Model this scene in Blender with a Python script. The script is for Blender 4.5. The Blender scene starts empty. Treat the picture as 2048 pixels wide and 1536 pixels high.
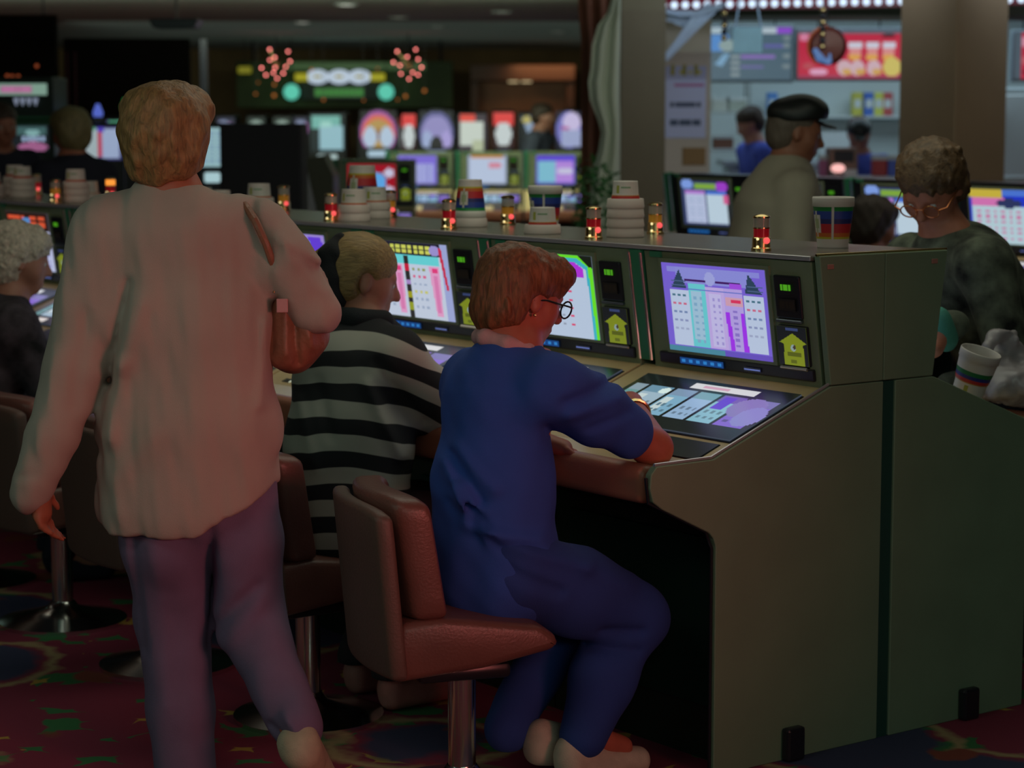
import bpy, bmesh, math, random
import numpy as np
from mathutils import Vector, Matrix
random.seed(7); np.random.seed(7)
SC = bpy.context.scene
COL = SC.collection

# ------------------------------------------------------------------ camera
CAM_H = 1.58
FPX = 4464.0
PITCH = math.radians(6.77)
cd = bpy.data.cameras.new('camera')
cam = bpy.data.objects.new('camera', cd)
COL.objects.link(cam)
cam.location = (0, 0, CAM_H)
cam.rotation_euler = (math.radians(90) - PITCH, 0, 0)
cd.sensor_width = 36.0
cd.lens = 36.0 * FPX / 2048
cd.clip_end = 120
cd.dof.use_dof = True
cd.dof.focus_distance = 5.15
cd.dof.aperture_fstop = 4.0
SC.camera = cam

# ------------------------------------------------------------------ world, exposure, lights
SC.view_settings.view_transform = 'Standard'
SC.view_settings.look = 'None'
SC.view_settings.exposure = 0
SC.view_settings.gamma = 1
SC.view_settings.use_curve_mapping = False
w = bpy.data.worlds.new('world'); SC.world = w
w.use_nodes = True
w.node_tree.nodes['Background'].inputs['Color'].default_value = (0.55, 0.62, 0.9, 1)
w.node_tree.nodes['Background'].inputs['Strength'].default_value = 0.026

def area(name, loc, target, size, power, color, spread=180):
    l = bpy.data.lights.new(name, 'AREA')
    l.shape = 'RECTANGLE'; l.size, l.size_y = size
    l.energy = power; l.color = color; l.spread = math.radians(spread)
    o = bpy.data.objects.new(name, l); COL.objects.link(o)
    o.location = loc
    d = Vector(target) - Vector(loc)
    o.rotation_euler = d.to_track_quat('-Z', 'Y').to_euler()
    return o
LIGHTS = [
    ('ceiling_panel_light', (-1.3, 3.4, 2.56), (-0.9, 5.5, 1.1), (1.4, 0.8), 6.5, (.90, 1.0, .84)),
    ('red_sign_light', (2.4, 1.8, 1.3), (-0.6, 5.2, 0.85), (0.9, 0.6), 2.5, (1.0, .19, .17), 44),
    ('front_fill_light', (1.8, -0.6, 2.2), (0.9, 6.0, 1.0), (5.0, .5), 23.0, (.76, 1.0, .82)),  # added fill behind the camera, lifts everything facing it; no real entrance
    ('overhead_light', (0.5, 6.4, 2.57), (0.5, 6.4, 0), (2.5, 1.6), 12.0, (.95, 1.0, .78)),
    ('cool_sign_light', (-4.2, 3.4, 1.9), (-0.9, 5.3, 1.0), (1.0, 0.8), 6.0, (.50, 1.0, .80)),
    ('hall_light', (-2.4, 8.6, 2.57), (-2.2, 9.2, 0), (4.0, 1.2), 6.0, (1.0, .9, .7)),
    ('middle_hall_fill', (2.6, 9.4, 2.50), (2.7, 14.0, 1.7), (3.6, 0.18), 19.0, (1.0, .95, .80)),  # added unseen fill above the frame for the columns and second bank
    ('far_hall_fill', (-2.0, 18.3, 2.53), (-1.0, 30.0, 2.1), (6.4, 0.14), 75.0, (.85, 1.0, .75)),  # added fill turned away from the camera to brighten the far hall
    ('ceiling_fill_light', (0.2, 14.5, 2.02), (0.2, 14.6, 2.62), (5.5, 7.0), 10.0, (.66, 1.0, .82)),  # added upward fill to brighten the ceiling, its back unseen; no cove here
    ('far_ceiling_fill_light', (-0.8, 25.0, 2.33), (-0.8, 25.1, 2.62), (8.0, 13.0), 17.0, (.78, 1.0, .88)),  # same kind of added uplight for the far ceiling, not a built cove
    ('fascia_fill_light', (2.6, 12.6, 2.59), (2.6, 14.4, 2.1), (3.4, 0.2), 16.0, (.72, .85, 1.0)),  # unseen fill added in front of the fascia to boost its bulbs' light
    ('kitchen_light', (3.0, 17.6, 2.58), (3.0, 17.6, 0), (3.6, 1.6), 36.0, (.62, .86, 1.0)),
    ('alcove_light', (.5, 30.6, 2.3), (.5, 31.2, 1.2), (1.0, .3), 2.5, (1, .55, .25)),
]
for a in LIGHTS: area(*a)

# ------------------------------------------------------------------ helpers
def lin(c):
    return tuple(((x / 255) / 12.92 if x / 255 <= .04045 else ((x / 255 + .055) / 1.055) ** 2.4) for x in c)

def at(px, py, D):
    """a point of the photograph (2048 x 1536 frame) at ground distance D metres ahead"""
    X = (px - 1024) / FPX; U = -(py - 768) / FPX
    dy = math.cos(PITCH) + math.sin(PITCH) * U
    dz = -math.sin(PITCH) + math.cos(PITCH) * U
    return Vector((X * D / dy, D, CAM_H + dz * D / dy))

BROT = math.radians(36.7)
VX = Vector((math.cos(BROT), math.sin(BROT), 0)); VS = Vector((-math.sin(BROT), math.cos(BROT), 0))
B0 = Vector((0.740, 5.467, 0))
def bank(t, s, z=0):
    p = B0 + VX * t + VS * s
    return Vector((p.x, p.y, z))

MATS = {}
def mat(name, color, rough=.6, metal=0, emis=None, estr=1.0, noise=0, nscale=20, bump=0, bscale=60, alpha=None, spec=None, attr=None, attr_emit=False, trans=0):
    if name in MATS: return MATS[name]
    m = bpy.data.materials.new(name); m.use_nodes = True
    nt = m.node_tree; b = nt.nodes['Principled BSDF']
    c = (*color, 1)
    b.inputs['Base Color'].default_value = c
    b.inputs['Roughness'].default_value = rough
    b.inputs['Metallic'].default_value = metal
    if spec is not None: b.inputs['Specular IOR Level'].default_value = spec
    if trans: b.inputs['Transmission Weight'].default_value = trans
    tc = nt.nodes.new('ShaderNodeTexCoord')
    if noise:
        n = nt.nodes.new('ShaderNodeTexNoise'); n.inputs['Scale'].default_value = nscale; n.inputs['Detail'].default_value = 4
        r = nt.nodes.new('ShaderNodeMapRange')
        r.inputs['To Min'].default_value = 1 - noise; r.inputs['To Max'].default_value = 1 + noise
        r.inputs['From Min'].default_value = .3; r.inputs['From Max'].default_value = .7
        mx = nt.nodes.new('ShaderNodeVectorMath'); mx.operation = 'SCALE'; mx.inputs[0].default_value = color
        nt.links.new(tc.outputs['Object'], n.inputs['Vector']); nt.links.new(n.outputs['Fac'], r.inputs['Value'])
        nt.links.new(r.outputs['Result'], mx.inputs['Scale']); nt.links.new(mx.outputs['Vector'], b.inputs['Base Color'])
    if bump:
        n2 = nt.nodes.new('ShaderNodeTexNoise'); n2.inputs['Scale'].default_value = bscale; n2.inputs['Detail'].default_value = 3
        bp = nt.nodes.new('ShaderNodeBump'); bp.inputs['Strength'].default_value = bump; bp.inputs['Distance'].default_value = .01
        nt.links.new(tc.outputs['Object'], n2.inputs['Vector']); nt.links.new(n2.outputs['Fac'], bp.inputs['Height'])
        nt.links.new(bp.outputs['Normal'], b.inputs['Normal'])
    if emis is not None:
        b.inputs['Emission Color'].default_value = (*emis, 1); b.inputs['Emission Strength'].default_value = estr
    if attr:
        a = nt.nodes.new('ShaderNodeAttribute'); a.attribute_name = attr
        if attr_emit:
            nt.links.new(a.outputs['Color'], b.inputs['Emission Color']); b.inputs['Emission Strength'].default_value = estr
        else:
            nt.links.new(a.outputs['Color'], b.inputs['Base Color'])
    if alpha is not None: b.inputs['Alpha'].default_value = alpha
    MATS[name] = m
    return m

def tag(o, label=None, cat=None, group=None, kind=None):
    if label: o['label'] = label
    if cat: o['category'] = cat
    if group: o['group'] = group
    if kind: o['kind'] = kind
    return o

def empty(name, loc, rz=0, label=None, cat=None, group=None):
    o = bpy.data.objects.new(name, None); COL.objects.link(o)
    o.location = loc; o.rotation_euler = (0, 0, rz); o.empty_display_size = .1
    return tag(o, label, cat, group)

def copy_tree(o, parent=None):
    c = o.copy(); COL.objects.link(c)
    if parent is not None: c.parent = parent
    for ch in list(o.children): copy_tree(ch, c)
    return c

def from_np(name, verts, faces, m, parent=None, smooth=False, loc=None):
    me = bpy.data.meshes.new(name)
    verts = np.asarray(verts, dtype=np.float32)
    if isinstance(faces, np.ndarray):
        n = len(faces); k = faces.shape[1]
        me.vertices.add(len(verts)); me.vertices.foreach_set('co', verts.ravel())
        me.loops.add(n * k); me.loops.foreach_set('vertex_index', faces.astype(np.int32).ravel())
        me.polygons.add(n)
        me.polygons.foreach_set('loop_start', np.arange(0, n * k, k, dtype=np.int32))
        me.update(calc_edges=True)
    else:
        me.from_pydata([tuple(map(float, v)) for v in verts], [], faces)
    me.validate()
    if m: me.materials.append(m)
    if smooth: me.polygons.foreach_set('use_smooth', [True] * len(me.polygons))
    o = bpy.data.objects.new(name, me); COL.objects.link(o)
    if parent is not None: o.parent = parent
    if loc is not None: o.location = loc
    return o

class MB:
    def __init__(s): s.bm = bmesh.new()
    def _add(s, bm2, bevel=0, seg=2, M=None):
        if bevel: bmesh.ops.bevel(bm2, geom=bm2.edges[:], offset=bevel, segments=seg, affect='EDGES', profile=.5)
        if M is not None: bmesh.ops.transform(bm2, matrix=M, verts=bm2.verts)
        me = bpy.data.meshes.new('tmp'); bm2.to_mesh(me); bm2.free(); s.bm.from_mesh(me); bpy.data.meshes.remove(me)
        return s
    def box(s, lo, hi, bevel=0, seg=2, M=None):
        b = bmesh.new(); bmesh.ops.create_cube(b, size=1)
        lo, hi = Vector(lo), Vector(hi); c = (lo + hi) / 2; d = hi - lo
        for v in b.verts: v.co = Vector((v.co.x * d.x + c.x, v.co.y * d.y + c.y, v.co.z * d.z + c.z))
        return s._add(b, bevel, seg, M)
    def slab(s, o, ex, ey, thick, bevel=0, seg=2):
        """box spanned from corner o by vectors ex and ey, thick along ex x ey"""
        o, ex, ey = Vector(o), Vector(ex), Vector(ey); n = ex.cross(ey).normalized() * thick
        b = bmesh.new()
        vs = [b.verts.new(p) for p in (o, o + ex, o + ex + ey, o + ey, o + n, o + ex + n, o + ex + ey + n, o + ey + n)]
        for f in ((3, 2, 1, 0), (4, 5, 6, 7), (0, 1, 5, 4), (1, 2, 6, 5), (2, 3, 7, 6), (3, 0, 4, 7)): b.faces.new([vs[i] for i in f])
        return s._add(b, bevel, seg)
    def prism(s, prof, y0, y1, bevel=0, seg=2, M=None):
        """profile of (x,z) points swept from y0 to y1"""
        b = bmesh.new()
        a = [b.verts.new((x, y0, z)) for x, z in prof]; c = [b.verts.new((x, y1, z)) for x, z in prof]
        b.faces.new(a); b.faces.new(c[::-1]); n = len(prof)
        for i in range(n): b.faces.new((a[(i + 1) % n], a[i], c[i], c[(i + 1) % n]))
        bmesh.ops.recalc_face_normals(b, faces=b.faces)
        return s._add(b, bevel, seg, M)
    def tube(s, pts, r, seg=10, cap=True):
        pts = [Vector(p) for p in pts]; rs = r if isinstance(r, (list, tuple)) else [r] * len(pts)
        b = bmesh.new(); rings = []; up = Vector((0, 0, 1)); prev = None
        for i, p in enumerate(pts):
            d = (pts[min(i + 1, len(pts) - 1)] - pts[max(i - 1, 0)]).normalized()
            if prev is None: prev = d.cross(up if abs(d.z) < .9 else Vector((1, 0, 0))).normalized()
            sx = (prev - d * prev.dot(d)).normalized(); prev = sx; sy = d.cross(sx)
            rings.append([b.verts.new(p + (sx * math.cos(a) + sy * math.sin(a)) * rs[i]) for a in [2 * math.pi * k / seg for k in range(seg)]])
        for A, B in zip(rings, rings[1:]):
            for k in range(seg): b.faces.new((A[k], A[(k + 1) % seg], B[(k + 1) % seg], B[k]))
        if cap: b.faces.new(rings[0][::-1]); b.faces.new(rings[-1])
        return s._add(b)
    def lathe(s, prof, seg=24, M=None, closed=True):
        b = bmesh.new(); rings = []
        for r, z in prof: rings.append([b.verts.new((r * math.cos(2 * math.pi * k / seg), r * math.sin(2 * math.pi * k / seg), z)) for k in range(seg)])
        for A, B in zip(rings, rings[1:]):
            for k in range(seg): b.faces.new((A[k], A[(k + 1) % seg], B[(k + 1) % seg], B[k]))
        if closed: b.faces.new(rings[0][::-1]); b.faces.new(rings[-1])
        return s._add(b, M=M)
    def ball(s, c, r, seg=16, sc=(1, 1, 1)):
        b = bmesh.new(); bmesh.ops.create_uvsphere(b, u_segments=seg, v_segments=seg // 2 + 2, radius=r)
        for v in b.verts: v.co = Vector((v.co.x * sc[0] + c[0], v.co.y * sc[1] + c[1], v.co.z * sc[2] + c[2]))
        return s._add(b)
    def build(s, name, m, parent=None, smooth=False, loc=None):
        me = bpy.data.meshes.new(name); s.bm.to_mesh(me); s.bm.free(); me.materials.append(m)
        if smooth:
            me.polygons.foreach_set('use_smooth', [True] * len(me.polygons))
            try: me.set_sharp_from_angle(angle=math.radians(40))
            except Exception: pass
        o = bpy.data.objects.new(name, me); COL.objects.link(o)
        if parent is not None: o.parent = parent
        if loc is not None: o.location = loc
        return o

def raster(name, o, ex, ey, img, m, parent=None, thick=.004):
    """flat printed or lit plate: corner o, right edge ex, down edge ey, colours img[h,w,3] (display values 0-255)"""
    img = np.asarray(img, float); h, wd = img.shape[:2]
    o, ex, ey = np.array(o, float), np.array(ex, float), np.array(ey, float)
    u = np.linspace(0, 1, wd + 1); v = np.linspace(0, 1, h + 1)
    P = o + v[:, None, None] * ey + u[None, :, None] * ex
    V = P.reshape(-1, 3)
    i = np.arange(h)[:, None] * (wd + 1) + np.arange(wd)[None, :]
    F = np.stack([i, i + wd + 1, i + wd + 2, i + 1], -1).reshape(-1, 4)
    n = np.cross(ey, ex); n = n / np.linalg.norm(n) * thick
    c = [o, o + ex, o + ex + ey, o + ey]; k = len(V)
    V = np.vstack([V, c, [p - n for p in c]])
    back = np.array([[k + 4, k + 5, k + 6, k + 7], [k, k + 1, k + 5, k + 4], [k + 1, k + 2, k + 6, k + 5], [k + 2, k + 3, k + 7, k + 6], [k + 3, k, k + 4, k + 7]])
    ob = from_np(name, V, np.vstack([F, back]), m, parent)
    s = img / 255.0
    L = np.where(s <= .04045, s / 12.92, ((s + .055) / 1.055) ** 2.4).reshape(-1, 3)
    L = np.vstack([L, np.tile(L.mean(0) * .3, (5, 1))])
    A = ob.data.color_attributes.new('print', 'FLOAT_COLOR', 'CORNER')
    A.data.foreach_set('color', np.repeat(np.hstack([L, np.ones((len(L), 1))]), 4, axis=0).astype(np.float32).ravel())
    return ob

class Pic:
    """tiny drawing canvas for screens and printed plates; coordinates 0..1"""
    def __init__(s, w, h, bg): s.w, s.h = w, h; s.a = np.zeros((h, w, 3)); s.a[:] = bg
    def rect(s, x0, y0, x1, y1, c):
        s.a[max(0, int(round(y0 * s.h))):max(0, int(round(y1 * s.h))), max(0, int(round(x0 * s.w))):max(0, int(round(x1 * s.w)))] = c; return s
    def ell(s, x, y, rx, ry, c):
        Y, X = np.mgrid[0:s.h, 0:s.w]; X = (X + .5) / s.w; Y = (Y + .5) / s.h
        s.a[((X - x) / rx) ** 2 + ((Y - y) / ry) ** 2 < 1] = c; return s
    def poly(s, pts, c):
        Y, X = np.mgrid[0:s.h, 0:s.w]; X = (X + .5) / s.w; Y = (Y + .5) / s.h
        inside = np.zeros(X.shape, bool); n = len(pts)
        for i in range(n):
            x0, y0 = pts[i]; x1, y1 = pts[(i + 1) % n]
            if y0 == y1: continue
            cond = ((y0 > Y) != (y1 > Y)) & (X < (x1 - x0) * (Y - y0) / (y1 - y0) + x0)
            inside ^= cond
        s.a[inside] = c; return s
    def dots(s, x0, y0, x1, y1, nx, ny, c, fill=.55, seed=0, p=1.0):
        """rows of small marks, as blurred small print"""
        rs = np.random.RandomState(seed)
        for j in range(ny):
            for i in range(nx):
                if rs.rand() > p: continue
                cx = x0 + (i + .5) * (x1 - x0) / nx; cy = y0 + (j + .5) * (y1 - y0) / ny
                hw = (x1 - x0) / nx * fill / 2; hh = (y1 - y0) / ny * fill / 2
                s.rect(cx - hw, cy - hh, cx + hw, cy + hh, c)
        return s

# ------------------------------------------------------------------ materials
SCREEN = mat('lit_print', (.02, .02, .02), rough=.25, attr='print', attr_emit=True, estr=1.0)
PRINT = mat('printed_plate', (.5, .5, .5), rough=.45, attr='print')
M_TAN = mat('tan_laminate', (.21, .25, .145), rough=.5, noise=.08, nscale=9)
M_PANEL = mat('olive_laminate', (.195, .27, .175), rough=.62, noise=.07, nscale=5, bump=.03, bscale=300)
M_GREEN = mat('green_divider', (.035, .22, .11), rough=.45)
M_DKGREEN = mat('dark_green_panel', (.014, .03, .021), rough=.5)
M_BLACK = mat('black_plastic', (.016, .016, .022), rough=.3)
M_CHROME = mat('chrome', (.75, .76, .74), rough=.18, metal=1)
M_BRASS = mat('brass', (.75, .55, .25), rough=.2, metal=1)
M_WOOD = mat('tan_console', (.78, .56, .28), rough=.35, noise=.12, nscale=6)
M_ARM = mat('brown_vinyl', (.42, .15, .09), rough=.4, bump=.1, bscale=200)
M_GLOSS = mat('glossy_ledge', (.15, .135, .11), rough=.24, noise=.1, nscale=5)
M_TRIM = mat('pale_edge_trim', (.6, .55, .6), rough=.28, metal=.6)
# ------------------------------------------------------------------ room
def carpet():
    m = bpy.data.materials.new('carpet'); m.use_nodes = True; nt = m.node_tree; b = nt.nodes['Principled BSDF']
    b.inputs['Roughness'].default_value = .95
    N = nt.nodes.new; L = nt.links.new
    tc = N('ShaderNodeTexCoord')
    nz = N('ShaderNodeTexNoise'); nz.inputs['Scale'].default_value = 6; nz.inputs['Detail'].default_value = 3
    mixv = N('ShaderNodeMixRGB'); mixv.blend_type = 'ADD'; mixv.inputs['Fac'].default_value = .16
    L(tc.outputs['Object'], nz.inputs['Vector']); L(tc.outputs['Object'], mixv.inputs[1]); L(nz.outputs['Color'], mixv.inputs[2])
    col = None
    def blob(scale, lo, hi, c, prev, dist='EUCLIDEAN', offs=(0, 0, 0), ring=None):
        mk = dist == 'MANHATTAN'
        mp = N('ShaderNodeMapping'); mp.inputs['Location'].default_value = offs; mp.inputs['Scale'].default_value = (1, 1.35, 1) if mk else (1, 1, 1); mp.inputs['Rotation'].default_value = (0, 0, .6 if mk else 0)
        L(mixv.outputs['Color'], mp.inputs['Vector'])
        v = N('ShaderNodeTexVoronoi'); v.inputs['Scale'].default_value = scale; v.distance = 'MINKOWSKI' if mk else dist; [setattr(q, 'default_value', .62) for q in v.inputs if q.identifier == 'Exponent'];  v.inputs['Randomness'].default_value = .75
        L(mp.outputs['Vector'], v.inputs['Vector'])
        r = N('ShaderNodeValToRGB'); e = r.color_ramp.elements
        if ring is None:
            e[0].position = lo; e[0].color = (1, 1, 1, 1); e[1].position = hi; e[1].color = (0, 0, 0, 1)
        else:
            e[0].position = lo; e[0].color = (0, 0, 0, 1); e[1].position = lo + .03; e[1].color = (1, 1, 1, 1)
            x = e.new(hi); x.color = (1, 1, 1, 1); x = e.new(hi + .03); x.color = (0, 0, 0, 1)
        L(v.outputs['Distance'], r.inputs['Fac'])
        mx = N('ShaderNodeMixRGB'); L(r.outputs['Color'], mx.inputs['Fac']); mx.inputs[2].default_value = (*c, 1)
        if prev is None: mx.inputs[1].default_value = (.24, .02, .055, 1)
        else: L(prev, mx.inputs[1])
        return mx.outputs['Color']
    col = blob(4.2, .62, .72, (.035, .17, .055), None, 'MANHATTAN')
    col = blob(3.1, .40, .48, (.50, .30, .05), col, 'MANHATTAN', (.7, .3, 0))
    col = blob(1.25, .30, .34, (.04, .045, .11), col, 'EUCLIDEAN', (.2, .9, 0))
    col = blob(1.25, .34, .38, (.40, .28, .14), col, 'EUCLIDEAN', (.2, .9, 0), ring=True)
    col = blob(2.5, .13, .17, (.25, .05, .03), col, 'EUCLIDEAN', (.2, .9, 0))
    L(col, b.inputs['Base Color'])
    fn = N('ShaderNodeTexNoise'); fn.inputs['Scale'].default_value = 400
    bp = N('ShaderNodeBump'); bp.inputs['Strength'].default_value = .4; bp.inputs['Distance'].default_value = .004
    L(tc.outputs['Object'], fn.inputs['Vector']); L(fn.outputs['Fac'], bp.inputs['Height']); L(bp.outputs['Normal'], b.inputs['Normal'])
    return m
fl = MB().box((-11, -2, -.1), (12, 36, 0)).build('floor', carpet()); tag(fl, 'dark casino carpet patterned in red, green and gold', kind='structure')
M_CEIL = mat('ceiling_paint', (.5, .56, .52), rough=.9, noise=.1, nscale=.6)
cl = MB().box((-11, -2, 2.62), (12, 36, 2.72)).build('ceiling', M_CEIL); tag(cl, 'low dark grey green ceiling', kind='structure')
M_WALLB = mat('far_wall', (.20, .13, .06), rough=.9, noise=.5, nscale=.7)
wb = MB().box((-11, 33.8, 0), (12, 34, 2.62)).build('wall_back', M_WALLB); tag(wb, 'dark brown wall at the far end of the hall', kind='structure')
wl = MB().box((-11, -2, 0), (-10.8, 34, 2.62)).build('wall_left', M_WALLB); tag(wl, kind='structure')
wr = MB().box((11.8, -2, 0), (12, 34, 2.62)).build('wall_right', M_WALLB); tag(wr, kind='structure')

# recessed ceiling downlights
M_DL = mat('downlight_lamp', (.1, .1, .1), emis=(1, .96, .86), estr=.8)
M_DL2 = mat('dim_downlight_lamp', (.1, .1, .1), emis=(.9, .75, .7), estr=.1)
M_DLR = mat('downlight_ring', (.35, .38, .36), rough=.5)
def downlight(px, py, lab, r=.085, m=M_DL):
    U = -(py - 768) / FPX
    D = (2.60 - CAM_H) / ((-math.sin(PITCH) + math.cos(PITCH) * U) / (math.cos(PITCH) + math.sin(PITCH) * U))
    D = min(D, 32.5); p = at(px, py, D)
    t = empty('ceiling_downlight', (p.x, p.y, 2.62), 0, lab, 'ceiling light', 'recessed ceiling downlights')
    MB().lathe([(r * 1.35, -.002), (r * 1.35, -.012), (r, -.016), (r, -.002)], 20, closed=False).build('ring', M_DLR, t)
    MB().lathe([(r * .98, -.012), (r * .98, -.004)], 20).build('lamp', m, t)
downlight(605, 47, 'brightest round ceiling downlight, above the left starburst of pink lights')
downlight(693, 12, 'round ceiling downlight nearest the top edge of the photo')
downlight(798, 38, 'dim ceiling downlight, third from left along the top', m=M_DL2)
downlight(1005, 27, 'dim ceiling downlight near the brown column top', m=M_DL2)
downlight(876, 56, 'dim downlight right of the ceiling middle', m=M_DL2)
downlight(1116, 66, 'dim downlight closest to the curved brown column', r=.1, m=M_DL2)
downlight(553, 72, 'dim downlight above the left starburst', m=M_DL2)

# ------------------------------------------------------------------ bank of slant-top machines
FA = Vector((0.0, 0, 1.232)); FB = Vector((.045, 0, .930)); FD = FB - FA       # head face, top to bottom
def face(y, r, off=0.0):
    n = Vector((-.989, 0, -.147))
    return Vector((FA.x + FD.x * r, y, FA.z + FD.z * r)) + n * off
DA = Vector((.045, 0, .915)); DB = Vector((-.341, 0, .765)); DD = DB - DA       # sloping console
def deck(y, q, off=0.0):
    n = Vector((-.362, 0, .932))
    return Vector((DA.x + DD.x * q, y, DA.z + DD.z * q)) + n * off
MW = .64

def paytable(kind, w=96, h=84):
    W_ = (176, 190, 215)
    if kind == 'purple':
        p = Pic(w, h, (112, 92, 200))
        p.rect(.05, .03, .95, .1, (128, 128, 205)); p.rect(.14, .03, .86, .22, (130, 132, 205))
        for x in (.08, .82):
            p.poly([(x + .005, .27), (x + .09, .06), (x + .15, .27)] if x < .5 else [(x - .02, .27), (x + .02, .06), (x + .14, .27)], (40, 62, 84))
            for k in range(3): p.rect(x, .15 + .045 * k, x + .15, .16 + .045 * k, (72, 92, 130))
        p.rect(.22, .165, .43, .19, (60, 20, 90)); p.rect(.52, .165, .76, .19, (60, 20, 90))
        p.ell(.47, .15, .05, .08, (150, 155, 210))
        p.rect(.06, .3, .26, .93, W_).rect(.78, .3, .97, .93, W_)
        p.rect(.25, .21, .42, .93, (98, 190, 198)).rect(.42, .24, .59, .93, (178, 158, 214)).rect(.59, .24, .77, .93, (168, 150, 214))
        p.rect(.27, .3, .38, .85, (150, 182, 204)); p.rect(.45, .31, .56, .9, (182, 176, 218))
        p.rect(.66, .18, .77, .24, (150, 70, 210)); p.rect(.24, .27, .77, .285, (96, 110, 190))
        p.poly([(.59, .5), (.63, .5), (.66, .93), (.62, .93)], (150, 50, 220)); p.poly([(.74, .5), (.77, .5), (.79, .93), (.74, .93)], (150, 50, 220))
        p.rect(.6, .33, .77, .43, (196, 150, 170)); p.rect(.66, .355, .75, .39, (205, 50, 90))
        for k, c in enumerate([(70, 110, 130), (190, 100, 130), (110, 130, 170), (130, 140, 180), (150, 160, 190)]):
            for x0 in (.08, .8):
                for i in range(3): p.rect(x0 + i * .055, .345 + k * .095, x0 + .03 + i * .055, .37 + k * .095, c)
        p.dots(.28, .34, .39, .9, 2, 8, (120, 160, 190), .4, 1); p.dots(.46, .34, .57, .9, 2, 8, (150, 140, 200), .4, 2); p.dots(.64, .46, .73, .9, 1, 7, (130, 110, 190), .45, 3)
        p.rect(0, .94, .55, 1, (70, 130, 150)).rect(.55, .94, 1, 1, (96, 76, 180))
    elif kind == 'lime':
        p = Pic(w, h, (100, 214, 40))
        p.poly([(0, .04), (.84, .04), (.95, .13), (.97, 1), (0, 1)], (60, 170, 190))
        p.poly([(0, .08), (.8, .08), (.93, .17), (.94, 1), (0, 1)], (176, 192, 214))
        p.poly([(0, .08), (.8, .08), (.9, .16), (.9, .26), (0, .26)], (168, 50, 205))
        p.poly([(.85, 0), (1, 0), (1, .14), (.95, .12)], (20, 26, 18))
        p.rect(.0, .72, .45, .97, (96, 190, 208)); p.ell(.3, .78, .07, .05, (200, 200, 90)); p.ell(.15, .22, .06, .05, (120, 120, 150))
        for k in range(6):
            for i in range(5): p.rect(.3 + i * .1, .33 + k * .1, .34 + i * .1, .355 + k * .1, (140, 150, 170) if i < 4 else (206, 70, 110))
        p.dots(.02, .3, .28, .7, 4, 5, (140, 156, 180), .4, 4)
    elif kind == 'redwhite':
        p = Pic(w, h, (186, 196, 214))
        p.rect(0, 0, 1, .17, (26, 26, 44)); p.dots(.05, .03, .78, .15, 9, 2, (196, 200, 90), .7, 5); p.ell(.83, .09, .07, .07, (150, 140, 200))
        p.rect(0, .17, .88, .28, (98, 200, 205)); p.rect(.4, .18, .46, 1, (40, 40, 40))
        p.rect(.4, .28, .46, .38, (190, 30, 60)).rect(.4, .5, .46, .56, (160, 130, 190)).rect(.4, .66, .46, .74, (150, 150, 30)).rect(.4, .8, .46, .9, (140, 150, 40))
        p.rect(.91, 0, 1, 1, (150, 160, 205)); p.poly([(.88, .05), (.92, .05), (.97, .6), (.94, .6)], (190, 40, 70))
        for x in (.3, .8): p.poly([(x - .07, .3), (x + .06, .3), (x + .07, .47), (x + .05, .95), (x - .03, .95), (x - .06, .47)], (214, 150, 190)); p.rect(x - .03, .32, x + .04, .38, (214, 60, 120)).rect(x - .02, .42, x + .03, .9, (206, 120, 170))
        for k, c in enumerate([(140, 150, 90), (206, 90, 130), (150, 165, 190), (190, 190, 110), (150, 165, 190), (150, 165, 190)]):
            for x in (.03, .5):
                for i in range(3): p.rect(x + i * .07, .33 + k * .1, x + .035 + i * .07, .365 + k * .1, c)
    elif kind == 'teal':
        p = Pic(w, h, (150, 130, 205)); p.ell(.25, .16, .55, .17, (110, 200, 150)); p.ell(.25, .16, .42, .09, (150, 200, 130))
        p.rect(0, .3, 1, 1, (150, 180, 215)); p.rect(.2, .32, .8, .42, (150, 110, 200)); p.dots(.05, .45, .95, .95, 8, 6, (120, 150, 190), .5, 6)
        p.poly([(.75, .02), (.95, .02), (1, .3), (.8, .3)], (96, 60, 205))
    elif kind == 'lilac':
        p = Pic(w, h, (120, 104, 205)); p.rect(.1, .3, .9, .95, (160, 165, 215)); p.ell(.2, .2, .04, .08, (60, 30, 120)); p.ell(.15, .45, .08, .06, (80, 190, 190)); p.dots(.15, .35, .85, .9, 6, 6, (110, 110, 190), .5, 7)
    elif kind == 'orange':
        p = Pic(w, h, (178, 184, 216)); p.rect(0, 0, 1, .3, (40, 24, 20)); p.dots(.05, .04, .45, .26, 4, 2, (205, 80, 50), .75, 8); p.dots(.55, .04, .95, .26, 4, 2, (205, 80, 50), .75, 9)
        p.rect(.4, .08, .58, .18, (80, 130, 190)); p.dots(.1, .35, .95, .95, 8, 7, (150, 150, 200), .5, 10); p.rect(0, .86, .2, 1, (180, 60, 90))
    elif kind == 'twin':
        p = Pic(w, h, (14, 16, 18)); p.rect(.02, .02, .95, .95, (60, 70, 110)); p.ell(.15, .1, .13, .1, (120, 150, 215)); p.rect(.3, .08, .78, .2, (120, 160, 60)); p.ell(.85, .13, .12, .1, (150, 60, 190))
        p.rect(.1, .24, .5, .93, (176, 186, 214)).rect(.54, .24, .93, .93, (180, 200, 214)); p.rect(.1, .24, .5, .32, (170, 120, 200)).rect(.54, .24, .93, .32, (70, 110, 200)); p.rect(.86, .3, .97, .5, (200, 90, 140))
        p.dots(.14, .36, .46, .9, 4, 6, (140, 160, 190), .4, 11)
    elif kind == 'gold':
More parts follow.
